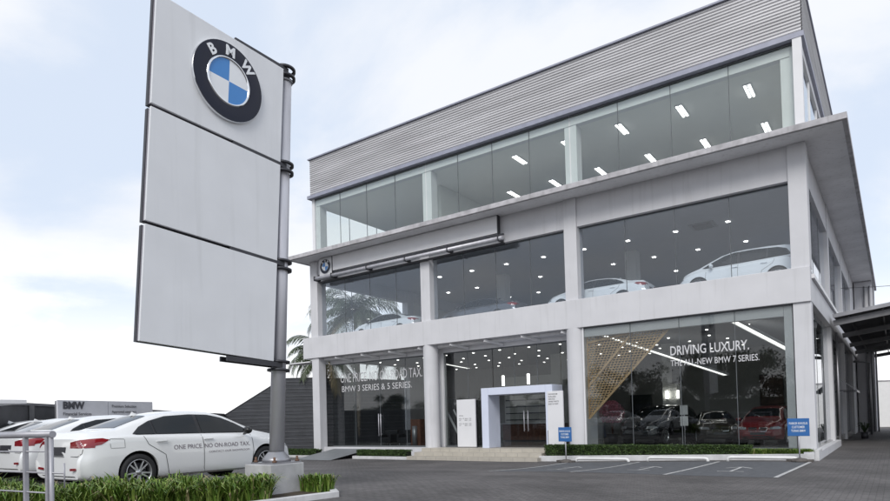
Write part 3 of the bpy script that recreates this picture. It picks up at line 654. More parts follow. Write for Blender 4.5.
# standing boards at the entrance
for x0, x1, z1, y, lb, dx in ((-14.98, -13.92, 2.62, .30, 'tall white freestanding board left of the entrance portal', 0), (-9.95, -9.22, 2.78, -.12, 'tall white freestanding board right of the entrance portal against the round column', 1)):
    t = thing('info_board', lb, 'sign', ((x0+x1)/2, y, FL1), 'white boards flanking the entrance')
    mb = MB(); mb.box(x0, x1, y, y+.08, FL1+.03, z1); mb.build('panel', WHITE2, t, bevel=.008)
    mb = MB(); mb.box(x0-.03, x1+.03, y+.02, y+.2, FL1, FL1+.03); mb.box(x0-.02, x0-.002, y, y+.09, FL1+.03, z1 if dx == 0 else 1.1, 0); mb.build('stand', DARK, t)
    mb = MB()
    if dx == 0:
        for i, (tx, z, q) in enumerate((('OPENING', 1.82, .25), ('MON - FRI  08:00 - 17:00', 1.68, .7), ('SAT          08:00 - 15:00', 1.60, .7), ('MON - FRI  08:00 - 16:00', 1.44, .7), ('SAT          08:00 - 14:00', 1.36, .7))): place_text(mb, tx, x0+.12, x0+.12+q, y-.003, z, .055)
    else:
        for i, (tx, q) in enumerate((('SHOWROOM', .42), ('SALES', .35), ('SERVICE', .3), ('SPARE PARTS', .48), ('BODY & PAINT', .46))): place_text(mb, tx, x0+.06, x0+.06+q, y-.003, 2.62-.105*i, .06, .015)
    mb.build('lettering', INK, t)
# ------------------------------------------------------------------ cars
def paint(name, c, metal=.0): return mat(name, c, .28, metal=metal, var=.01, coat=1.)
P_WHITE = paint('paint_white', (.74, .75, .76)); P_BLACK = paint('paint_black', (.012, .013, .016), .2); P_RED = paint('paint_red', (.17, .012, .015), .2)
P_GREY = paint('paint_grey', (.10, .105, .12), .5); P_BLUE = paint('paint_navy', (.018, .03, .07), .3); P_BRONZE = paint('paint_bronze', (.045, .038, .028), .5); P_SILVER = paint('paint_silver', (.32, .34, .37), .6)
CGL = mat('car_glass', (.008, .011, .014), .05, var=.01, spec=.35); CTRIM = mat('car_trim', (.012, .012, .014), .35, var=.05); LIGHTR = mat('tail_red', (.22, .008, .012), .12, coat=.8, var=.05)
LIGHTC = mat('lamp_clear', (.45, .47, .5), .1, metal=.5, coat=1, var=.2, scale=20); RIM = mat('alloy_rim', (.52, .53, .55), .28, metal=.85, var=.05); PLATE = mat('plate_dark', (.03, .03, .035), .5)
def curve(tab, xs, sm=3):
    x, y = zip(*tab); g = np.linspace(x[0], x[-1], 400); v = np.interp(g, x, y); k = max(3, int(sm*2)|1)
    for _ in range(2): v = np.convolve(np.pad(v, k//2*1, mode='edge'), np.ones(k)/k, 'valid')[:400]
    return np.interp(xs, g, v)
KINDS = {
 'sedan': dict(L=4.63, wx=(-1.38, 1.43), wr_=.33,
  top=[(-2.31, .93), (-2.27, 1.02), (-2.2, 1.065), (-1.95, 1.085), (-1.68, 1.11), (-1.3, 1.25), (-.92, 1.375), (-.5, 1.43), (-.05, 1.445), (.3, 1.425), (.62, 1.345), (1.0, 1.16), (1.28, 1.02), (1.5, .98), (1.9, .90), (2.15, .80), (2.27, .70), (2.32, .58)],
  belt=[(-2.31, .86), (-2.15, .95), (-1.6, .985), (-.8, .965), (.3, .935), (1.1, .90), (1.7, .83), (2.1, .70), (2.32, .52)],
  wm=[(-2.31, .79), (-2.27, .835), (-2.17, .872), (-1.95, .895), (-1.3, .905), (0, .90), (1.3, .905), (1.8, .88), (2.1, .80), (2.24, .68), (2.32, .55)],
  wr=[(-2.31, .62), (-2.0, .70), (-1.7, .70), (-1.2, .60), (-.8, .555), (0, .575), (.5, .58), (1.0, .66), (1.3, .73), (1.9, .68), (2.32, .42)],
  side=[(-1.45, 1.01), (-1.28, 1.135), (-1.05, 1.24), (-.7, 1.325), (-.2, 1.355), (.2, 1.345), (.5, 1.285), (.8, 1.16), (1.12, .985), (1.08, .965), (-.3, .985), (-1.38, .995)],
  pil=(-.10, -1.02), rear=[(-1.62, .50), (-1.62, -.50), (-1.0, -.43), (-1.0, .43)], front=[(.58, .45), (.58, -.45), (1.16, -.60), (1.16, .60)],
  tailS=[(-2.34, .80), (-2.34, .93), (-2.0, .955), (-1.88, .93), (-2.02, .85)], tailR=[(.40, .80), (.40, .90), (.86, .96), (.86, .80)], fuel=(-1.75, .78)),
 'mpv': dict(L=4.35, wx=(-1.33, 1.36), wr_=.33,
  top=[(-2.17, .93), (-2.14, 1.0), (-2.08, 1.12), (-1.98, 1.32), (-1.85, 1.47), (-1.6, 1.535), (-1.0, 1.575), (-.3, 1.585), (.2, 1.56), (.55, 1.48), (1.0, 1.26), (1.35, 1.07), (1.6, 1.0), (1.9, .91), (2.08, .78), (2.17, .6)],
  belt=[(-2.17, .92), (-2.0, 1.03), (-1.2, 1.02), (0, .97), (1.0, .95), (1.6, .86), (2.0, .72), (2.17, .55)],
  wm=[(-2.17, .74), (-2.1, .83), (-1.9, .885), (-1.3, .90), (0, .90), (1.3, .90), (1.75, .87), (2.0, .78), (2.17, .56)],
  wr=[(-2.17, .70), (-2.0, .64), (-1.7, .62), (-1, .62), (0, .63), (.5, .62), (1.1, .70), (1.4, .74), (1.8, .68), (2.17, .45)],
  side=[(-1.78, 1.09), (-1.62, 1.32), (-1.35, 1.42), (-.6, 1.475), (.1, 1.47), (.45, 1.40), (.8, 1.24), (1.22, 1.02), (1.1, .99), (-.2, 1.01), (-1.7, 1.06)],
  pil=(-.05, -1.0), rear=None, front=[(.6, .5), (.6, -.5), (1.22, -.64), (1.22, .64)],
  tailS=[(-2.2, .86), (-2.2, 1.02), (-1.85, 1.05), (-1.8, 1.0), (-1.95, .90)], tailR=[(.42, .87), (.42, 1.0), (.86, 1.05), (.86, .87)], fuel=(-1.5, .85)),
}
def poly_tri(poly, res):
    pts = []; n = len(poly)
    for i in range(n):
        a = Vector(poly[i]); b = Vector(poly[(i+1) % n]); k = max(1, int((b-a).length/res))
        for j in range(k): pts.append(a+(b-a)*j/k)
    nb = len(pts); x0, x1 = min(p.x for p in pts), max(p.x for p in pts); y0, y1 = min(p.y for p in pts), max(p.y for p in pts)
    def inside(q):
        c = False
        for i in range(nb):
            a, b = pts[i], pts[(i+1) % nb]
            if (a.y > q.y) != (b.y > q.y) and q.x < (b.x-a.x)*(q.y-a.y)/(b.y-a.y)+a.x: c = not c
        return c
    def near(q): return any((q-p).length < res*.5 for p in pts[:nb])
    x = x0+res
    while x < x1:
        y = y0+res
        while y < y1:
            q = Vector((x, y))
            if inside(q) and not near(q): pts.append(q)
            y += res
        x += res
    r = delaunay_2d_cdt(pts, [], [list(range(nb))], 1, 1e-6)
    return [Vector(p) for p in r[0]], [list(f) for f in r[2]]
class Car:
    def __init__(s, kind, sc=1.):
        K = s.K = KINDS[kind]; s.sc = sc; L = K['L']; h = L/2
        xs = np.array(sorted(list(np.linspace(-h, -h+.3, 9))+list(np.linspace(-h+.36, h-.36, 60))+list(np.linspace(h-.3, h, 9))))
        top = curve(K['top'], xs, 3); belt = curve(K['belt'], xs, 6); wm = curve(K['wm'], xs, 4); wr = curve(K['wr'], xs, 6)
        secs = []
        def section(x, t, b, w_, r):
            b = min(b, t-.03); zb_ = .20+.05*max(0, (abs(x)-h+.35)/.35)
            pts = [(0, zb_), (w_-.16, zb_), (w_-.05, zb_+.015), (w_-.012, zb_+.11), (w_-.002, .45), (w_, b-.30), (w_-.012, b-.15), (w_-.018, b-.075), (w_-.05, b-.01), (w_-.085, b+.008),
                   (min(w_-.09, r+(w_-.09-r)*.25), b+(t-b)*.66), (r-.02, b+(t-b)*.86), (r-.12, b+(t-b)*.955), (r*.4, t-.005*0), (0, t)]
            pts = [Vector(p) for p in pts]
            for _ in range(2):
                q = [pts[0]]
                for a, c in zip(pts[:-1], pts[1:]): q += [a*.75+c*.25, a*.25+c*.75]
                q.append(pts[-1]); pts = q
            return pts
        for x, t, b, w_, r in zip(xs, top, belt, wm, wr): secs.append((x, section(x, t, b, w_, r)))
        vs = []; 
        def ring(x, pts, sc_=1., cz=.6):
            out = []
            for p in pts: out.append((x, p.x*sc_, cz+(p.y-cz)*sc_))
            for p in pts[-2:0:-1]: out.append((x, -p.x*sc_, cz+(p.y-cz)*sc_))
            return out
        rings = []
        for dx, sc_ in ((-.022, .93), (-.014, .975)): rings.append(ring(secs[0][0]+dx, secs[0][1], sc_))
        for x, p in secs: rings.append(ring(x, p))
        for dx, sc_ in ((.02, .96), (.035, .88)): rings.append(ring(secs[-1][0]+dx, secs[-1][1], sc_))
        n = len(rings[0]); V = []
        for r in rings:
            for x, y, z in r:
                wgt = max(0, 1-(x+h)/.30) if x < -h+.30 else 0
                if kind == 'sedan': x += wgt*(-.035*math.exp(-((z-.50)/.15)**2)+.035*sstep(.60, .68, z)-.035*sstep(.92, 1.04, z)+.06*sstep(.34, .2, z))
                else: x += wgt*(-.06*math.exp(-((z-.52)/.17)**2)+.12*sstep(.38, .2, z))
                wf = max(0, 1-(h-x)/.3) if x > h-.3 else 0
                x -= wf*(.10*sstep(.36, .18, z)+.05*sstep(.55, .75, z))
                # waist crease
                V.append((x, y, z))
        F = [(i*n+t, (i+1)*n+t, (i+1)*n+(t+1) % n, i*n+(t+1) % n) for i in range(len(rings)-1) for t in range(n)]
        F = [t3 for q4 in F for t3 in ((q4[0], q4[1], q4[2]), (q4[0], q4[2], q4[3]))]
        F += [tuple(range(n)), tuple(reversed([(len(rings)-1)*n+t for t in range(n)]))]
        s.body = MB().add(V, F, 0, True)
        s.bvh = BVHTree.FromPolygons([Vector(v) for v in V], F)
    def hit(s, o, d):
        r = s.bvh.ray_cast(Vector(o), Vector(d)); return r
    def proj(s, p, ax, side, off):
        if ax == 'y': o = (p[0], side*3, p[1]); d = (0, -side, 0)
        elif ax == 'z': o = (p[0], p[1]*side, 4); d = (0, 0, -1)
        else: o = (side*4, p[0], p[1]); d = (-side, 0, 0)
        l, nn, i, dd = s.hit(o, d)
        if l is None: return None
        nn = nn if nn.dot(Vector(d)) < 0 else -nn
        return l+nn*off
    def patch(s, mb, poly, ax, side, off, m=0, res=.07):
        ps, fs = poly_tri(poly, res); vs = [s.proj(p, ax, side, off) for p in ps]
        fs = [f for f in fs if all(vs[i] is not None for i in f)]
        vs = [v if v is not None else Vector((0, 0, .5)) for v in vs]
        mb.add(vs, fs, m, True)
    def line(s, mb, pts, wd, ax, side, off=.004, m=0):
        P = []
        for a, b in zip(pts[:-1], pts[1:]):
            a, b = Vector(a), Vector(b); k = max(1, int((b-a).length/.05)); P += [a+(b-a)*i/k for i in range(k)]
        P.append(Vector(pts[-1])); vs = []
        for i, p in enumerate(P):
            d = (P[min(i+1, len(P)-1)]-P[max(i-1, 0)]).normalized(); q = Vector((-d.y, d.x))*wd/2
            for sg in (-1, 1): vs.append(s.proj(p+q*sg, ax, side, off))
        for i in range(len(P)-1):
            k = (2*i, 2*i+1, 2*i+3, 2*i+2)
            if all(vs[j] is not None for j in k): mb.add([vs[j] for j in k], [(0, 1, 2, 3)], m, True)
CARC = {}
def make_car(kind, body_mat, label, loc, rz, group=None, sc=1., doortext=False):
    K = KINDS[kind]
    if kind not in CARC: CARC[kind] = Car(kind)
    c = CARC[kind]; h = K['L']/2
    root = thing('sports_sedan' if kind == 'sedan' else 'family_car', label, 'car', loc, group, rz); root.scale = (sc, sc, sc)
    o = c.body.build('body', body_mat, root, local=True)
    # wheel arches
    cut = MB()
    for x in K['wx']:
        for sd_ in (-1, 1):
            Mx = Matrix.Translation((x, sd_*.60, K['wr_']+.01)) @ Matrix.Rotation(-sd_*math.pi/2, 4, 'X')
            cut.lathe([(0, 0), (K['wr_']+.045, 0), (K['wr_']+.045, .5), (0, .5)], 40, 0, Mx)
    co = cut.build('cut', BLACK, root, local=True)
    for q_ in (co, o):
        bm = bmesh.new(); bm.from_mesh(q_.data); bmesh.ops.remove_doubles(bm, verts=bm.verts, dist=1e-5); bmesh.ops.recalc_face_normals(bm, faces=bm.faces); bm.to_mesh(q_.data); bm.free()
    md = o.modifiers.new('b', 'BOOLEAN'); md.object = co; md.operation = 'DIFFERENCE'; md.solver = 'EXACT'
    bpy.context.view_layer.update()
    me = bpy.data.meshes.new_from_object(o.evaluated_get(bpy.context.evaluated_depsgraph_get())); o.modifiers.clear(); o.data = me
    bpy.data.objects.remove(co)
    me.materials.clear(); me.materials.append(body_mat)
    me.polygons.foreach_set('material_index', [0]*len(me.polygons)); me.set_sharp_from_angle(angle=math.radians(28))
    for x in K['wx']:
        for sd_ in (-1, 1):
            ln = MB(); Mx = Matrix.Translation((x, sd_*.60, K['wr_']+.01)) @ Matrix.Rotation(-sd_*math.pi/2, 4, 'X'); R = K['wr_']+.04
            ln.lathe([(0, .003), (R, .003), (R, .255)], 36, 0, Mx); ln.build('arch_liner', BLACK, root, local=True)
    # glazing
    tr = MB()
    for sd_ in (-1, 1): c.patch(tr, K['side'], 'y', sd_, .006)
    tr.build('window_trim', CTRIM, root, local=True)
    cen = Vector((sum(p[0] for p in K['side'])/len(K['side']), sum(p[1] for p in K['side'])/len(K['side'])))
    ins = [cen+(Vector(p)-cen)*Vector((1, 1)).length/math.sqrt(2)*.955 for p in K['side']]
    def clip(poly, x0, x1):
        def cl(P, f):
            out = []
            for i in range(len(P)):
                a, b = P[i], P[(i+1) % len(P)]; fa, fb = f(a), f(b)
                if fa >= 0: out.append(a)
                if (fa >= 0) != (fb >= 0): out.append(a+(b-a)*(fa/(fa-fb)))
            return out
        return cl(cl(poly, lambda p: p.x-x0), lambda p: x1-p.x)
    p1, p2 = K['pil']
    for sd_ in (-1, 1):
        for a, b in ((p1+.04, 9), (p2+.02, p1-.04), (-9, p2-.02)):
            g = MB(); c.patch(g, clip(ins, a, b), 'y', sd_, .012); g.build('side_window', CGL, root, local=True)
    g = MB(); c.patch(g, K['front'], 'z', 1, .006); g.build('windscreen', CGL, root, local=True)
    g = MB()
    if K['rear']: c.patch(g, K['rear'], 'z', 1, .006)
    else: c.patch(g, [(-.60, 1.10), (.60, 1.10), (.52, 1.45), (-.52, 1.45)], 'x', -1, .006)
    g.build('rear_window', CGL, root, local=True)
    # lights
    for sd_ in (-1, 1):
        g = MB(); c.patch(g, K['tailS'], 'y', sd_, .006, res=.03); c.patch(g, [(sd_*y, z) for y, z in K['tailR']], 'x', -1, .006, res=.03); g.build('tail_light', LIGHTR, root, local=True)
        g = MB(); c.patch(g, [(sd_*.42, .62), (sd_*.44, .72), (sd_*.72, .73), (sd_*.76, .64)], 'x', 1, .006, res=.03); c.patch(g, [(1.9, .66), (1.95, .74), (2.2, .70), (2.22, .63)], 'y', sd_, .006, res=.03); g.build('headlight', LIGHTC, root, local=True)
    g = MB()
    for sd_ in (-1, 1): c.patch(g, [(sd_*.05, .56), (sd_*.07, .69), (sd_*.34, .69), (sd_*.30, .56)], 'x', 1, .008, res=.04)
    c.patch(g, [(-.55, .26), (-.62, .38), (.62, .38), (.55, .26)], 'x', 1, .006, res=.05); g.build('grille', CTRIM, root, local=True)
    g = MB()
    for sd_ in (-1, 1):
        q = [(.04, .55), (.06, .70), (.35, .70), (.31, .55), (.04, .55)]; c.line(g, [(sd_*a, b) for a, b in q], .018, 'x', 1, .011)
    g.build('grille_surround', CHROME, root, local=True)
    g = MB(); zp = .68 if kind == 'sedan' else .80; c.patch(g, [(-.26, zp), (.26, zp), (.26, zp+.14), (-.26, zp+.14)], 'x', -1, .01); g.build('number_plate', PLATE, root, local=True)
    g = MB(); c.patch(g, [(-.27, .42), (.27, .42), (.27, .52), (-.27, .52)], 'x', 1, .012); g.build('number_plate', PLATE, root, local=True)
    g = MB(); c.patch(g, [(-.55, .24), (.55, .24), (.60, .33), (-.60, .33)], 'x', -1, .006); 
    for sd_ in (-1, 1): c.patch(g, [(sd_*.5, .42), (sd_*.72, .43), (sd_*.72, .47), (sd_*.5, .46)], 'x', -1, .006, res=.03, m=1)
    g.build('rear_bumper_insert', [CTRIM, LIGHTR], root, local=True)
    # shut lines, sill
    g = MB(); f0 = 1.05
    for sd_ in (-1, 1):
        c.line(g, [(p1, K['belt'][3][1]-.01), (p1+.02, .75), (p1+.02, .32), (p1+.05, .24), (f0-.1, .24), (f0, .34), (f0+.04, .6), (f0+.02, .85), (f0+.02, .93)], .010, 'y', sd_)
        wx0 = K['wx'][0]; c.line(g, [(p2-.25, K['belt'][3][1]-.0), (p2-.18, .82), (wx0+.5, .62), (wx0+.56, .3), (wx0+.6, .24), (p1+.05, .24)], .010, 'y', sd_)
    if kind == 'sedan':
        c.line(g, [(-.80, .90), (-.78, .71), (-.70, .66), (.70, .66), (.78, .71), (.80, .90)], .010, 'x', -1)
    fx, fz = K['fuel']
    c.line(g, [(fx-.13, fz+.06), (fx-.13, fz+.15), (fx-.11, fz+.16), (fx+.11, fz+.15), (fx+.12, fz+.13), (fx+.12, fz-.0), (fx-.12, fz-.0), (fx-.13, fz+.06)], .006, 'y', -1)
    g.build('shut_line', CTRIM, root, local=True)
    g = MB()
    for sd_ in (-1, 1):
        for x in (p1-.20, f0-1.0):
            xx = x if x < p1 else p1+.14+.0
        for x in (p1-.86, p1+.12):
            p = c.proj((x, K['belt'][3][1]-.10), 'y', sd_, .022); 
            if p: g.obox(p, (.105, 0, .004), (0, .012, 0), (0, 0, .013))
    g.build('door_handle', body_mat if kind == 'sedan' else CHROME, root, local=True, bevel=.008)
    # mirrors
    for sd_ in (-1, 1):
        mb = MB(); cz = K['belt'][4][1]+.08; prof = [(0, -.075), (.05, -.065), (.085, -.03), (.09, .02), (.075, .05), (.0, .055)]
        Mx = Matrix.Translation((.86, sd_*1.0, cz)) @ Matrix.Rotation(math.pi/2, 4, 'Y') @ Matrix.Diagonal((.85, 1.25, 1, 1)); mb.lathe(prof, 16, 0, Mx)
        mb.beam((.9, sd_*.84, cz-.08), (.87, sd_*.95, cz-.05), .05, .03); mb.build('wing_mirror', CTRIM if kind == 'sedan' else body_mat, root, local=True)
    mb = MB(); tp = c.proj((-.95 if kind == 'sedan' else -1.4, 0), 'z', 1, 0); mb.add([(tp.x-.10, 0, tp.z-.01), (tp.x+.10, 0, tp.z-.01), (tp.x-.07, 0, tp.z+.065), (tp.x-.10, .025, tp.z-.01), (tp.x-.10, -.025, tp.z-.01)], [(3, 1, 2), (1, 4, 2), (4, 3, 2), (0, 3, 1), (0, 1, 4)], 0, True); mb.build('roof_antenna', body_mat, root, local=True)
    # wheels
    R = K['wr_']
    for x in K['wx']:
        for sd_ in (-1, 1):
            Mx = Matrix.Translation((x, sd_*.79, R)) @ Matrix.Rotation(-sd_*math.pi/2, 4, 'X')      # local z points outwards
            wl = MB(); wl.lathe([(0, .0), (.17, .0), (.17, .03), (0, .03)], 24, 0, Mx); wh = wl.build('wheel', DARK, root, local=True)
            ty = MB(); ty.lathe([(R*.70, -.10), (R*.92, -.11), (R, -.085), (R, .075), (R*.965, .10), (R*.72, .105), (R*.69, .09)], 40, 0, Mx); ty.build('tyre', BLACK, wh, local=True)
            rm = MB(); rm.lathe([(R*.715, .10), (R*.69, .106), (R*.66, .095), (R*.64, .04), (R*.63, -.02)], 40, 0, Mx); rm.lathe([(R*.17, .075), (R*.14, .09), (0, .092)], 20, 0, Mx)
            for k in range(10):
                a = 2*math.pi*k/10+(.10 if k % 2 else -.10); dr = Vector((math.cos(a), math.sin(a), 0)); tn = Vector((-dr.y, dr.x, 0))
                vs = []
                for rr, zz_, wdt in ((R*.12, .085, .016), (R*.66, .088, .012)):
                    for sg in (-1, 1):
                        for dz in (0, -.03): vs.append(Mx @ (dr*rr+tn*wdt*sg+Vector((0, 0, zz_+dz))))
                rm.add(vs, [(0, 2, 6, 4), (0, 4, 5, 1), (2, 3, 7, 6), (1, 5, 7, 3)])
            rm.build('rim', RIM, wh, local=True)
    if doortext:
        mb = MB()
        for body, x0, x1, z, hh in (('ONE PRICE. NO ON-ROAD TAX.', -.72, 1.0, .70, .085), ('CONTACT OUR SHOWROOM', .02, .98, .60, .04)):
            vs, fs = text_verts(body, 1, (0, 0, 0), (1, 0, 0), (0, 0, 1), 0, .0); xb = max(v.x for v in vs)
            V = [c.proj((x0+(x1-x0)*v.x/xb, z+v.z*hh/.72), 'y', -1, .006) for v in vs]
            mb.add(V, fs)
        mb.build('lettering', mat('door_ink', (.20, .17, .20), .6), root, local=True)
    return root
def recolour(root, loc, rz, label, m_old, m_new, group=None, sc=None):
    r = dup(root, loc, rz, label, group)
    if sc: r.scale = (sc, sc, sc)
    for ch in r.children:
        for i, mm in enumerate(ch.data.materials):
            if mm == m_old:
                ch.data = ch.data.copy(); ch.data.materials[i] = m_new
    return r
H = math.pi/2
CZ = .55
carA = make_car('sedan', P_WHITE, 'white sedan with lettering along its doors, nearest the pylon sign behind the grass', (-10.2, -17.02, CZ-.06), H+math.radians(1.0), 'white cars parked beside the pylon', doortext=True, sc=1.05)
g_ = 'white cars parked beside the pylon'
carW = make_car('sedan', P_WHITE, 'white sedan with plain doors parked second in the row, beside the lettered sedan', (-13.3, -16.9, CZ), H+math.radians(2), g_)
dup(carW, (-15.9, -16.6, CZ), H, 'white sedan third in the parked row, mostly hidden behind the second one', g_)
dup(carW, (-18.4, -16.3, CZ), H, 'white sedan fourth in the parked row, only its roof showing at the left', g_)
recolour(carW, (-20.0, -18.6, CZ), H, 'dark navy car at the far left of the parked row with a light roof antenna', P_WHITE, P_BLUE, None)
# raised floor cars, nose to the left
UF = Z2-.375
tg = 'cars displayed on the upper floor'
mpv = make_car('mpv', P_WHITE, 'white tall hatchback with dark windows on the upper floor nearest the right corner', (-2.45, 1.75, UF), math.pi, tg, sc=1.02)
dup(carW, (-8.3, 1.95, UF), math.pi, 'white sedan on the upper floor partly hidden by the second column from the right', tg)
recolour(carW, (-14.5, 2.15, UF), math.pi, 'dark grey sedan on the upper floor behind the middle panes', P_WHITE, P_GREY, tg)
dup(carW, (-20.6, 2.15, UF), math.pi, 'white sedan on the upper floor behind the leftmost panes with palms showing through', tg)
# ground floor display cars facing the street
sg = 'cars displayed on the ground floor'
F1 = FL1+.005
recolour(mpv, (-6.9, 5.6, F1), -H-math.radians(9), 'large black off-road car facing the street behind the lettered window', P_WHITE, P_BLACK, sg, 1.12)
recolour(carW, (-4.55, 5.9, F1), -H+math.radians(18), 'dark bronze sedan between the black car and the red car', P_WHITE, P_BRONZE, sg)
recolour(mpv, (-2.1, 4.7, F1), -H-math.radians(3), 'dark red hatchback facing the street near the right corner of the showroom', P_WHITE, P_RED, sg, 1.0)
# cars over the road (seen mirrored in the glass)
og = 'cars parked across the road'
recolour(carW, (-16, -44, gz(-16, -44)), 0, 'silver sedan parked across the yard, mirrored low in the right window', P_WHITE, P_SILVER, og)
recolour(carW, (-22, -44, gz(-22, -44)), 0, 'dark grey sedan parked across the yard, mirrored beside the silver one', P_WHITE, P_GREY, og)
recolour(mpv, (-10, -44, gz(-10, -44)), 0, 'navy hatchback parked across the yard, mirrored near the window centre', P_WHITE, P_BLUE, og)
recolour(carW, (-34, -44, gz(-34, -44)), 0, 'black sedan parked across the yard, mirrored in the left doors', P_WHITE, P_BLACK, og)
# ------------------------------------------------------------------ showroom furnishing
t = thing('lattice_screen', 'golden triangular timber lattice screen hanging inside the window by the round column', 'screen', (-8.2, 1.3, FL1))
Yl = .42; TRI = [(-8.28, 5.28), (-4.6, 5.28), (-8.28, 1.55)]
def inseg(p, d):    # clip a line to the triangle
    ts = []
    for i in range(3):
        a, b = Vector(TRI[i]), Vector(TRI[(i+1) % 3]); e = b-a; den_ = d.x*e.y-d.y*e.x
        if abs(den_) < 1e-9: continue
        tt = ((a.x-p.x)*e.y-(a.y-p.y)*e.x)/den_; uu = ((a.x-p.x)*d.y-(a.y-p.y)*d.x)/den_
        if -1e-6 <= uu <= 1+1e-6: ts.append(tt)
    return (min(ts), max(ts)) if len(ts) >= 2 and max(ts)-min(ts) > .03 else None
mb = MB()
for dd in ((1, .0), (.45, 1)):
    d = Vector(dd).normalized(); nn = Vector((-d.y, d.x))
    for k in range(-60, 61):
        p = Vector((-7.5, 4.2))+nn*k*(.10 if dd[1] == 0 else .125)
        r = inseg(p, d)
        if r: a, b = p+d*r[0], p+d*r[1]; mb.beam((a.x, Yl+(.0 if dd[1] == 0 else .02), a.y), (b.x, Yl+(.0 if dd[1] == 0 else .02), b.y), .02, .034)
mb.build('lattice', GOLDW, t)
mb = MB()
for a, b in ((TRI[1], TRI[2]), ((-8.27, 2.9), (-6.3, 5.0)), ((-6.3, 5.0), (-8.27, 4.75)), ((-8.25, 5.28), (-8.25, 1.55))): mb.beam((a[0], Yl-.04, a[1]), (b[0], Yl-.04, b[1]), .03, .085)
mb.build('frame', GOLDW, t)
random.seed(3)
PINK = mat('blossom', (.62, .22, .29), .6, var=.4, scale=9)
t = thing('blossom_tree', 'small pink blossom tree in a pot inside the showroom beside the black car', 'plant', (-9.0, 4.9, FL1))
mb = MB(); mb.lathe([(0, 0), (.22, 0), (.28, .45), (.25, .45), (0, .42)], 20, 0, Matrix.Translation((-9.0, 4.9, FL1))); mb.build('pot', DARK, t)
mb = MB()
for _ in range(14):
    a = random.uniform(0, 6.28); mb.tube([(-9, 4.9, FL1+.4), (-9+.05*math.cos(a), 4.9+.05*math.sin(a), FL1+.9), (-9+.5*math.cos(a), 4.9+.5*math.sin(a), FL1+random.uniform(1.3, 1.95))], [.03, .022, .006], 6)
mb.build('branch', WOOD, t)
mb = MB()
for _ in range(2600):
    a = random.uniform(0, 6.28); rr = .62*random.random()**.5; z = FL1+1.0+random.random()*1.05; rr *= math.sin(min(1, (z-FL1-.75)/1.35)*math.pi)**.6 if z < FL1+2.05 else .2
    p = Vector((-9+rr*math.cos(a), 4.9+rr*math.sin(a), z)); b = Vector((random.gauss(0, 1), random.gauss(0, 1), random.gauss(0, 1))).normalized()*.028; q = b.orthogonal().normalized()*.022
    mb.add([p-b, p+q, p+b, p-q], [(0, 1, 2, 3)])
mb.build('blossom', PINK, t)
# pictures, counter, totem, seats
for x0, x1, z0, z1, lb, m_ in ((-3.9, -2.7, 2.0, 3.7, 'dark reddish picture panel on the rear wall of the showroom', mat('pic_red', (.07, .035, .03), .4, var=.6, scale=2)), (-2.2, -.6, 2.0, 3.9, 'wide black picture panel on the rear wall near the right corner', mat('pic_black', (.03, .03, .035), .4, var=.7, scale=2)), (-11.2, -9.9, .9, 2.9, 'dark picture panel on the rear wall behind the blossom tree', mat('pic_blue', (.035, .04, .055), .4, var=.7, scale=2))):
    t = thing('wall_picture', lb, 'picture', (x0, 13.9, z0)); mb = MB(); mb.box(x0+.03, x1-.03, 13.93, 13.96, z0+.03, z1-.03); mb.build('canvas', m_, t)
    mb = MB(); mb.box(x0, x0+.03, 13.9, 13.99, z0, z1); mb.box(x1-.03, x1, 13.9, 13.99, z0, z1); mb.box(x0+.031, x1-.031, 13.9, 13.99, z0, z0+.03); mb.box(x0+.031, x1-.031, 13.9, 13.99, z1-.03, z1); mb.build('frame', DARK, t)
for i, x in enumerate((-7.3, -6.75)):
    t = thing('wall_lamp', ('left' if i == 0 else 'right')+' one of the two upright glowing lamps on the wall above the black car', 'lamp', (x, 8.2, 2.6), 'upright wall lamps'); mb = MB(); mb.tube([(x, 8.2, 2.45), (x, 8.2, 2.85)], .06, 12); mb.build('tube', LAMP, t); mb = MB(); mb.tube([(x, 8.2, 2.40), (x, 8.2, 2.448)], .07, 12); mb.box(x-.02, x+.02, 8.2, 8.3, 2.40, 2.44); mb.build('bracket', DARK, t)
for x, lb in ((-14.05, 'bright upright lamp just left of the portal top'), (-12.6, 'bright upright lamp behind the portal lintel')):
    t = thing('wall_lamp', lb, 'lamp', (x, 3.2, 3.4)); mb = MB(); mb.tube([(x, 3.2, 3.35), (x, 3.2, 3.85)], .07, 12); mb.build('tube', LAMP, t); mb = MB(); mb.tube([(x, 3.2, 3.85), (x, 3.2, 5.29)], .012, 6); mb.build('cord', DARK, t)
t = thing('reception_desk', 'dark red wooden reception desk seen through the entrance doors', 'desk', (-14.3, 7.4, FL1))
mb = MB(); mb.box(-16.4, -12.6, 7.0, 7.7, FL1+.08, FL1+1.0); mb.build('front', WOOD, t, bevel=.02); mb = MB(); mb.box(-16.5, -12.5, 6.9, 7.8, FL1+1.0, FL1+1.06); mb.build('top', WHITE2, t, bevel=.01); mb = MB(); mb.box(-16.3, -12.7, 7.08, 7.65, FL1, FL1+.08); mb.build('plinth', DARK, t)
t = thing('reception_wall', 'pale partition wall behind the reception desk', 'wall', (-14, 9.2, FL1)); mb = MB(); mb.box(-17.5, -11.2, 9.2, 9.35, FL1, 4.2); mb.build('panel', INW, t)
mb = MB(); [mb.box(-17.4, -13.8, 9.15, 9.19, FL1+1.2+.4*k, FL1+1.26+.4*k) for k in range(5)]; mb.build('shelf', DARK, t)
t = thing('welcome_screen', 'dark upright welcome screen behind the glass between the round column and the tall board', 'screen', (-16, 2.4, FL1))
mb = MB(); mb.box(-16.9, -15.2, 2.4, 2.5, FL1+.06, 2.75); mb.build('panel', mat('screen_dark', (.035, .033, .035), .3, var=.2), t); mb = MB(); mb.box(-16.8, -15.3, 2.3, 2.65, FL1, FL1+.06); mb.build('foot', DARK, t)
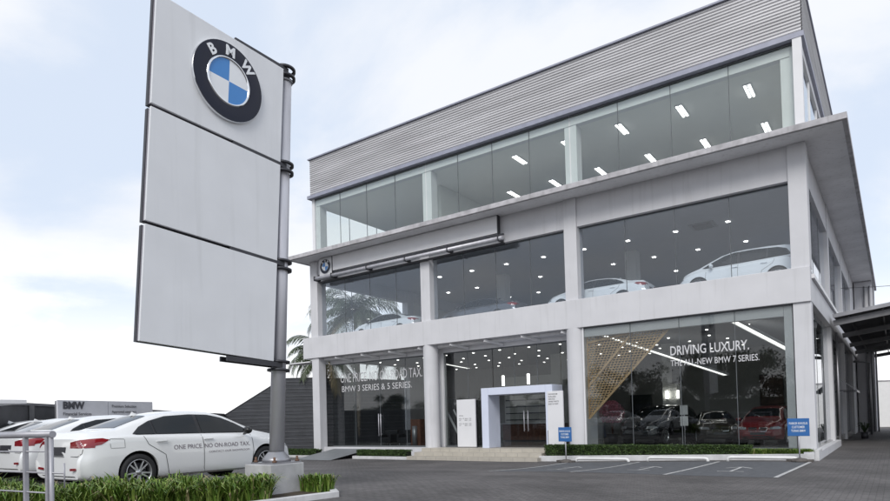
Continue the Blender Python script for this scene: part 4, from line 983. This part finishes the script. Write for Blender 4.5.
mb = MB(); place_text(mb, 'WELCOME', -16.6, -15.5, 2.392, 2.42, .17); mb.build('lettering', LETTER, t)
t = thing('stair_rail', 'slanting white rail boards in front of the dark welcome screen', 'railing', (-16, 2.0, FL1)); mb = MB()
mb.beam((-16.75, 2.0, 2.05), (-16.05, 2.0, .85), .05, .10); mb.beam((-16.35, 2.0, 2.2), (-15.75, 2.0, 1.1), .05, .07); mb.build('board', WHITE2, t); mb = MB(); mb.box(-16.1, -16.02, 1.97, 2.03, FL1, 1.3); mb.box(-16.7, -15.7, 1.9, 2.1, FL1+.0, FL1+.05); mb.build('post', GREYM, t)
t = thing('litter_bin', 'slim grey bin with a dark surround by the left doors', 'bin', (-18.4, 1.5, FL1)); mb = MB(); mb.box(-18.75, -18.1, 1.4, 1.8, FL1, 1.75); mb.build('surround', WOOD, t, bevel=.01); mb = MB(); mb.tube([(-18.42, 1.33, FL1), (-18.42, 1.33, 1.4)], .14, 20); mb.build('can', GREYM, t)
for x, lb in ((-21.6, 'black low armchair left of the slim bin'), (-20.2, 'dark grey low armchair nearest the slim bin')):
    t = thing('armchair', lb, 'chair', (x, 2.8, FL1)); m_ = mat('leather', (.02, .02, .024), .45, var=.2)
    mb = MB(); mb.box(x-.35, x+.35, 2.5, 3.15, FL1+.12, FL1+.42); mb.build('seat', m_, t, bevel=.04); mb = MB(); mb.box(x-.45, x+.45, 3.12, 3.35, FL1+.12, FL1+.85); mb.build('backrest', m_, t, bevel=.05)
    for s_ in (-1, 1):
        mb = MB(); mb.box(x+s_*.40-.07, x+s_*.40+.07, 2.5, 3.12, FL1+.12, FL1+.62); mb.build('armrest', m_, t, bevel=.04)
    for sx_ in (-1, 1):
        for sy_ in (2.6, 3.2): mb = MB(); mb.tube([(x+sx_*.35, sy_, FL1), (x+sx_*.35, sy_, FL1+.13)], .02, 8); mb.build('leg', STEEL, t)
# desks and chairs deep in the showroom
for i, (x, y, lb) in enumerate(((-8.4, 10.5, 'small dark consulting table behind the black car'), (-3.3, 10.8, 'small dark consulting table behind the red hatchback'))):
    t = thing('round_table', lb, 'table', (x, y, FL1)); mb = MB(); mb.tube([(x, y, FL1+.72), (x, y, FL1+.76)], .5, 28); mb.build('tabletop', DARK, t); mb = MB(); mb.tube([(x, y, FL1), (x, y, FL1+.72)], .04, 10); mb.tube([(x, y, FL1), (x, y, FL1+.02)], .3, 20); mb.build('leg', STEEL, t)
# notice holder by black car
t = thing('price_stand', 'slim stand holding two pale sheets beside the black car', 'sign stand', (-5.1, 3.0, FL1)); mb = MB(); mb.tube([(-5.1, 3.0, FL1), (-5.1, 3.0, 1.9)], .02, 8); mb.tube([(-5.1, 3.0, FL1), (-5.1, 3.0, FL1+.02)], .18, 16); mb.build('post', STEEL, t)
for z in (1.15, 1.62): mb = MB(); mb.box(-5.26, -4.94, 2.96, 2.975, z, z+.4); mb.build('sheet', WHITE2, t)
t = thing('picture_board', 'tall dark oval emblem panel hanging behind the window lettering', 'picture', (-6.7, 7.8, 3.2)); mb = MB(); mb.box(-6.95, -6.45, 7.95, 8.0, 3.2, 5.0); mb.build('panel', mat('panel_grey', (.08, .085, .1), .4), t)
# ------------------------------------------------------------------ right side: carport, added walls
WALLD_ = mat('shading_wall_render', (.12, .12, .125), .9, var=.2)
t = thing('carport', 'dark steel carport with a ribbed sloping roof against the right side of the showroom', 'carport', (4, 15, 0))
CY0, CY1, CX1 = 7.4, 31.9, 13.0  # roof carried on past the view to shade the passage
def cz_(x): return 5.72+.13*x
mb = MB(); nrib = 60
vs = []
for i in range(nrib*2+1):
    y = CY0+(CY1-CY0)*i/(nrib*2)
    for x in (.12, CX1): vs.append((x, y, cz_(x)+(.05 if i % 2 else 0)))
mb.add(vs, [(2*i, 2*i+1, 2*i+3, 2*i+2) for i in range(nrib*2)]); ro = mb.build('roof', mat('roof_sheet', (.10, .10, .11), .55, metal=.3, var=.25, scale=1.5), t)
ro.modifiers.new('s', 'SOLIDIFY').thickness = .01
mb = MB(); mb.beam((.12, CY0-.06, cz_(.12)-.02), (CX1, CY0-.06, cz_(CX1)-.02), .05, .16); mb.build('fascia', GREYM, t)
for y in (CY0+.25, CY0+6, CY0+12, CY0+18, CY1-.2): mb = MB(); mb.beam((.12, y, cz_(.12)-.30), (CX1, y, cz_(CX1)-.30), .12, .24); mb.build('beam', mat('beam_paint', (.16, .16, .17), .5, var=.2), t)
for x in (.7, 1.9, 3.2, 4.6, 6.2, 7.8): mb = MB(); mb.beam((x, CY0+.1, cz_(x)-.11), (x, CY1-.1, cz_(x)-.11), .06, .12); mb.build('purlin', DARK, t)
for y in (CY0+.25, CY0+12, CY1-.2):
    mb = MB(); mb.box(CX1-.16, CX1-.01, y-.08, y+.08, 0, cz_(CX1)-.43); mb.build('post', GREYM, t)
t = thing('boundary_wall', 'unseen dark side wall added beyond the carport to darken the passage', 'wall', (13.3, 20, 0)); MB().box(13.1, 13.4, 9, 31, -.3, 6.6).build('panel', WALLD_, t); MB().box(13.05, 13.45, 8.9, 31.1, 6.6, 6.7).build('coping', CONC, t)  # unseen wall, added to keep light out of the carport passage
t = thing('potted_plant', 'small dark spiky potted plant under the carport by the side wall', 'plant', (.75, 17.5, 0)); mb = MB(); mb.lathe([(0, 0), (.16, 0), (.2, .35), (.17, .35), (0, .3)], 16, 0, Matrix.Translation((.75, 17.5, .01))); mb.build('pot', DARK, t)
mb = MB()
for k in range(16):
    a = k*2.4; e = .35+.35*random.random(); mb.tube([(.75, 17.5, .3), (.75+.2*math.cos(a), 17.5+.2*math.sin(a), .45+e*.7), (.75+.4*math.cos(a), 17.5+.4*math.sin(a), .4+e*.6)], [.015, .022, .004], 5)
mb.build('leaf', LEAF, t)
t = thing('side_awning', 'small grey sloping awning on the side wall under the carport', 'awning', (.3, 13.5, 2.3)); mb = MB(); mb.add([(-.05, 12.2, 3.2), (.7, 12.2, 2.6), (-.05, 15.0, 3.2), (.7, 15, 2.6), (.7, 12.2, 2.5), (.7, 15, 2.5)], [(0, 1, 3, 2), (1, 4, 5, 3)]); ao = mb.build('sheet', GREYM, t); ao.modifiers.new('s', 'SOLIDIFY').thickness = .03
mb = MB(); mb.beam((-.03, 12.3, 2.6), (.66, 12.3, 2.6), .04, .04); mb.beam((-.03, 14.9, 2.6), (.66, 14.9, 2.6), .04, .04); mb.build('bracket', DARK, t)
t = thing('boundary_wall', 'pale wall added beyond the carport, standing in for burnt-out white sky', 'wall', (10, 42, 0)); mb = MB(); mb.box(-1, 30, 44, 44.25, -.6, 4.1); mb.build('panel', mat('burnt_out_white', (.80, .80, .80), .8, var=.04), t); mb = MB(); mb.box(-1.05, 30, 43.95, 44.3, 4.1, 4.2); mb.build('coping', CONC, t)  # added wall; its near-white colour stands in for burnt-out sky brightness
mb = MB(); pts = [Vector((-.02, 16, 8.3)), Vector((20, 10, 9.2))]; mb.tube([pts[0]+(pts[1]-pts[0])*k/14-Vector((0, 0, 1.0*(4*(k/14)*(1-k/14))**1)) for k in range(15)], .012, 6)
tag(mb.build('overhead_cable', DARK), 'thin dark cable running from the right side wall out over the carport', 'cable')
# ------------------------------------------------------------------ left: walls, billboard, rail
FENCE = mat('slate_slat', (.040, .043, .052), .6, var=.2, scale=1.5); FENCE2 = mat('slat_gap', (.085, .09, .10), .6, var=.2); WALLD = mat('grey_block', (.075, .075, .08), .9, var=.25, scale=2, bump=.3)
t = thing('slatted_fence', 'tall dark grey horizontal slat fence with a sloping end left of the showroom', 'fence', (-32.5, 4, 0))
FA, FB, FC, FD = Vector((-35.9, 1.9)), Vector((-32.58, 4.47)), Vector((-30.9, 5.75)), Vector((-27.2, 22))
def fz(p): return gz(p.x, p.y)-.1
segs = [(FA, FB, 2.32, 4.85), (FB, FC, 4.85, 4.85), (FC, FD, 4.85, 4.85)]
mb = MB()
for a, b, ha, hb in segs:
    d = (b-a).normalized(); nn = Vector((d.y, -d.x)); nn = nn if nn.x > 0 else -nn
    A3 = lambda q, z, o_: (q.x+nn.x*o_, q.y+nn.y*o_, z)
    vs = [A3(a, -.4, .02), A3(b, -.4, .02), A3(b, hb, .02), A3(a, ha, .02), A3(a, -.4, -.02), A3(b, -.4, -.02), A3(b, hb, -.02), A3(a, ha, -.02)]
    mb.add(vs, [(0, 1, 2, 3), (7, 6, 5, 4), (0, 4, 5, 1), (3, 2, 6, 7)])
    for r in range(1, 20):
        z0 = -.1+r*.25
        if z0 > max(ha, hb)-.05: break
        qa = a.copy()
        if ha < hb and z0+.05 > ha: qa = a+(b-a)*min(.98, (z0+.06-ha)/(hb-ha))
        mb.beam(A3(qa, z0, .035), A3(b, z0, .035), .03, .05 if r % 2 else .025, 1)
mb.build('slat_panel', [FENCE, FENCE2], t)
mb = MB()
for q, h_ in ((FB, 4.9), (FC, 4.9), ((FC+FD)/2, 4.9), (FD, 4.9), (FA, 2.4)): mb.box(q.x-.06, q.x+.06, q.y+.03, q.y+.15, -.3, h_)
mb.beam((FB.x, FB.y, 4.88), (FC.x, FC.y, 4.88), .1, .06); mb.beam((FC.x, FC.y, 4.88), (FD.x, FD.y, 4.88), .1, .06); mb.beam((FA.x, FA.y, 2.36), (FB.x, FB.y, 4.88), .1, .06)
mb.build('frame', DARK, t)
t = thing('boundary_wall', 'low dark grey panelled wall running behind the white cars', 'wall', (-27, -8, 0))
W0, W1 = Vector((-18.61, -17.46)), Vector((-35.8, 1.85)); W00 = W0+(W0-W1).normalized()*6
mb = MB(); mb.beam((W00.x, W00.y, 1.0), (W1.x, W1.y, 1.0), .15, 2.9); mb.build('panel', WALLD, t); mb = MB(); mb.beam((W00.x, W00.y, 2.49), (W1.x, W1.y, 2.49), .22, .08)
mb.build('coping', GREYM, t)
mb = MB(); d = (W1-W0)
for k in range(14): q = W0+d*(k/13.-.1); n_ = Vector((d.y, -d.x)).normalized()*.11; n_ = -n_ if n_.x < 0 else n_; mb.box(q.x+n_.x-.07, q.x+n_.x+.07, q.y+n_.y-.07, q.y+n_.y+.07, 0, 2.44)
mb.build('pilaster', mat('pilaster_grey', (.11, .11, .115), .85, var=.2), t)
bq = at(57, 406, 19.2); bq2 = at(152, 409, 22.5); bd_ = Vector((bq2.x-bq.x, bq2.y-bq.y, 0)); bl = bd_.length; bd_.normalize()
t = thing('billboard', 'long low white billboard with black lettering in front of the dark wall behind the cars', 'sign', (bq.x, bq.y, 0))
mb = MB(); c0 = Vector((bq.x, bq.y, 2.28)); c1 = c0+bd_*bl; mb.beam(c0, c0+bd_*bl*.49, .06, .62); mb.beam(c0+bd_*bl*.495, c1, .06, .62); mb.build('panel', mat('billboard_white', (.55, .55, .58), .6, var=.08), t)
mb = MB()
for k in (.02, .49, .97): q = c0+bd_*bl*k; q = q-Vector((bd_.y, -bd_.x, 0))*(.09 if bd_.y > 0 else -.09); mb.box(q.x-.05, q.x+.05, q.y-.05, q.y+.12, 0, 2.57)
mb.build('post', GREYM, t)
nb = Vector((bd_.y, -bd_.x, 0)); nb = nb if nb.x > 0 else -nb
mb = MB()
for tx, o_, z, sz, bo in (('BMW', .16, 2.33, .30, .015), ('Financial Services', .16, 2.12, .14, 0), ('Premium Selection', bl*.5+.1, 2.38, .13, 0), ('Approved used cars', bl*.5+.1, 2.2, .12, 0)):
    vs, fs = text_verts(tx, sz, c0*0+Vector((c0.x, c0.y, z))+bd_*o_+nb*.045, bd_, (0, 0, 1), .002, bo); mb.add(vs, fs)
mb.build('lettering', INK, t)
t = thing('guard_booth', 'small pale canopy with a post at the far left behind the parked cars', 'canopy', tuple(at(4, 405, 15))); q = at(0, 404, 15); mb = MB(); mb.box(q.x-1.2, q.x+.45, q.y-.4, q.y+.4, q.z, q.z+.09); mb.build('roof', WHITE2, t); mb = MB(); mb.box(q.x+.22, q.x+.34, q.y-.35, q.y-.25, .2, q.z); mb.build('post', WHITE2, t)
# guard rail, front left
t = thing('guard_rail', 'grey painted tubular railing with thin cross wires at the lower left edge', 'railing', (-5, -21.9, .3))
ra, rb = at(51, 433, 6.2), at(-60, 436, 7.3); ra.z = rb.z = (ra.z+rb.z)/2-.01; RAILM = mat('rail_paint', (.34, .34, .37), .45, metal=.3, var=.12, scale=8)
ax_ = (rb-ra).normalized()
mb = MB(); mb.tube([ra+ax_*-.03, rb], .035, 14); mb.build('top_rail', RAILM, t)
for k, (px) in enumerate((.06, .46, 1.35)):
    q = ra+ax_*px; mb = MB(); mb.box(q.x-.022, q.x+.022, q.y-.022, q.y+.022, gz(q.x, q.y), q.z-.02); mb.build('post', RAILM, t, bevel=.006)
q = ra+ax_*.0; mb = MB(); mb.tube([(q.x, q.y, q.z-.02), (q.x, q.y, gz(q.x, q.y))], .022, 12); mb.build('post', RAILM, t)
for z in (.17, .38, .58, .72, .86):
    mb = MB(); a = ra+Vector((0, 0, -z+.0)); mb.tube([a+ax_*(.03 if z != .38 else -.22), rb+Vector((0, 0, -z))], .008, 8); mb.build('cross_bar', RAILM, t)
mb = MB(); a = ra+Vector((0, 0, -.38)); mb.tube([a-ax_*.22+Vector((0, 0, .1)), a-ax_*.22-Vector((0, 0, .14))], .008, 8); mb.build('latch', RAILM, t)
mb = MB(); pA = at(0, 497, 7.6); pB = at(62, 501, 7.6); pB.z = pA.z = .42; mb.beam((pA.x-2, pA.y-.4, .38), (pB.x, pB.y, .38), .12, .16); tag(mb.build('kerb', KERB, bevel=.01), 'short pale kerb piece under the grey railing at the lower left', 'kerb')
# ------------------------------------------------------------------ palms and trees
BARK = mat('palm_bark', (.16, .14, .12), .9, var=.4, scale=6, bump=.5); FR = mat('palm_frond', (.06, .085, .04), .5, var=.3, spec=.4); FR2 = mat('palm_dry', (.16, .13, .07), .7, var=.3)
def palm(label, base, H_, R, nf, seed, lean_=(0, 0)):
    random.seed(seed); t = thing('palm_tree', label, 'palm', base, 'palms behind the left end of the showroom'); b = Vector(base)
    top = b+Vector((lean_[0], lean_[1], H_)); mb = MB(); pts = [b+(top-b)*k/8+Vector((.15*math.sin(k*.5), 0, 0)) for k in range(9)]; mb.tube(pts, [.20-.008*k for k in range(9)], 12); mb.build('trunk', BARK, t)
    c = pts[-1]; mb = MB(); st = MB()
    for k in range(nf):
        a = k*2.399+random.uniform(-.2, .2); e = math.radians(70-105*(k/nf)+random.uniform(-8, 8)); Lf = R*random.uniform(.85, 1.1)
        d = Vector((math.cos(a), math.sin(a), 0)); P = []; p = c.copy(); an = e
        for i in range(15): P.append(p.copy()); p = p+(d*math.cos(an)+Vector((0, 0, math.sin(an))))*Lf/14; an -= (.085+.006*i)*(1.1 if e > 0 else .7)
        st.tube(P, [.035*(1-i/16) for i in range(15)], 5)
        sd_ = Vector((-d.y, d.x, 0)); m = 1 if k > nf*.86 else 0
        for i in range(2, 56):
            f = i/56*14; i0 = min(13, int(f)); q = P[i0]+(P[i0+1]-P[i0])*(f-i0); tg_ = (P[i0+1]-P[i0]).normalized(); ll = Lf*.24*math.sin(min(1, (i+6)/56)*math.pi*.86)**.6
            for sg in (-1, 1):
                dd = (sd_*sg*.8+tg_*.65+Vector((0, 0, -.35-random.random()*.35))).normalized(); w_ = tg_*.028
                mid = q+dd*ll*.55; tip = q+dd*ll+Vector((0, 0, -ll*.35)); mb.add([q-w_*.6, q+w_*.6, mid+w_, mid-w_, tip], [(0, 1, 2, 3), (3, 2, 4)], m, True)
    mb.build('frond', [FR, FR2], t); st.build('frond_stalk', FR, t)
palm('tall palm whose crown shows through the upper left window', (-30.3, 9.4, -.2), 10.0, 4.3, 30, 4, (.2, 0))
palm('shorter palm hanging over the slat fence behind the leftmost column', (-31.5, 7.4, -.2), 6.9, 3.6, 28, 9, (-.1, .2))
palm('slim palm further right seen through the ground floor glass', (-29.6, 13.5, -.2), 7.6, 3.2, 22, 15)
TL = mat('tree_leaf', (.045, .07, .025), .6, var=.45, scale=.8, spec=.3); TL2 = mat('tree_leaf_light', (.075, .105, .035), .6, var=.4, scale=.8, spec=.3); TB = mat('tree_bark', (.10, .08, .06), .9, var=.3, scale=5, bump=.4)
def tree(label, base, Ht, R, seed, n=10500, group=None):
    random.seed(seed); t = thing('shade_tree', label, 'tree', base, group); mb = MB(); limbs = []
    mb.tube([(0, 0, 0), (.1, 0, Ht*.2), (.05, .1, Ht*.42)], [.26, .2, .15], 10)
    for k in range(9):
        a = k*2.4+random.random(); e = random.uniform(.05, 1.2); l = R*random.uniform(.7, 1.05); s0 = Vector((.06, .08, Ht*random.uniform(.20, .40))); tip = s0+Vector((math.cos(a)*math.cos(e), math.sin(a)*math.cos(e), math.sin(e)))*l*1.2
        mid = (s0+tip)/2+Vector((random.uniform(-.3, .3), random.uniform(-.3, .3), .3)); mb.tube([s0, mid, tip], [.1, .06, .02], 6); limbs += [mid, tip, tip]
    mb.build('trunk', TB, t, local=True)
    cl = [l+Vector((random.gauss(0, .6), random.gauss(0, .6), random.gauss(0, .5))) for l in limbs for _ in range(2)]+[Vector((random.gauss(0, R*.35), random.gauss(0, R*.35), Ht*.7+random.gauss(0, Ht*.12))) for _ in range(12)]
    mb = MB()
    for _ in range(n):
        c = random.choice(cl); p = c+Vector((random.gauss(0, .55), random.gauss(0, .55), random.gauss(0, .4))); b = Vector((random.gauss(0, 1), random.gauss(0, 1), random.gauss(0, 1))).normalized(); q = b.orthogonal().normalized()
        s = random.uniform(.09, .2); mb.add([p-b*s, p+q*s*.6, p+b*s, p-q*s*.6], [(0, 1, 2, 3)], 0 if random.random() < .65 else 1)
    mb.build('crown', [TL, TL2], t, local=True); return t
tg2 = 'trees across the road mirrored in the showroom glass'
tlab = 'leafy shade tree across the road, seen only as a reflection in the showroom glass'
tL = '{} shade tree from the right in the row across the road, mirrored in the glass'
random.seed(77); mb = MB(); leafbox(mb, -75, 12, -57.6, -56.6, -.4, 3.3, 16000, .16); tag(mb.build('hedge', [LEAF, LEAF2, CORE]), 'long tall hedge added across the road to darken the low reflections in the glass', 'hedge')  # unseen hedge, put in to darken the lower window reflections
tA = tree(tL.format('third'), (-6, -59, -.3), 9.5, 3.6, 21, group=tg2); tB = tree(tL.format('fifth'), (-18, -61, -.3), 11.5, 4.2, 22, group=tg2); tC = tree(tL.format('seventh'), (-29, -58, -.3), 9.0, 3.8, 23, group=tg2)
random.seed(31)
for i, x in enumerate((-12, -24, 2, -36, -42, 8, -50, -58, -67, -78, -90, -103)):
    src = (tB, tC, tA)[i % 3]; o = dup(src, (x+random.uniform(-1.5, 1.5), -59+random.uniform(-4, 4)-(8 if x < -60 else 0), -.3), random.uniform(0, 6), tL.format(('fourth', 'sixth', 'second', 'eighth', 'ninth', 'first', 'tenth', 'eleventh', 'twelfth', 'thirteenth', 'fourteenth', 'fifteenth')[i]), tg2); s_ = random.uniform(.8, 1.08)*(.72 if x < -33 else 1); o.scale = (s_, s_, s_)
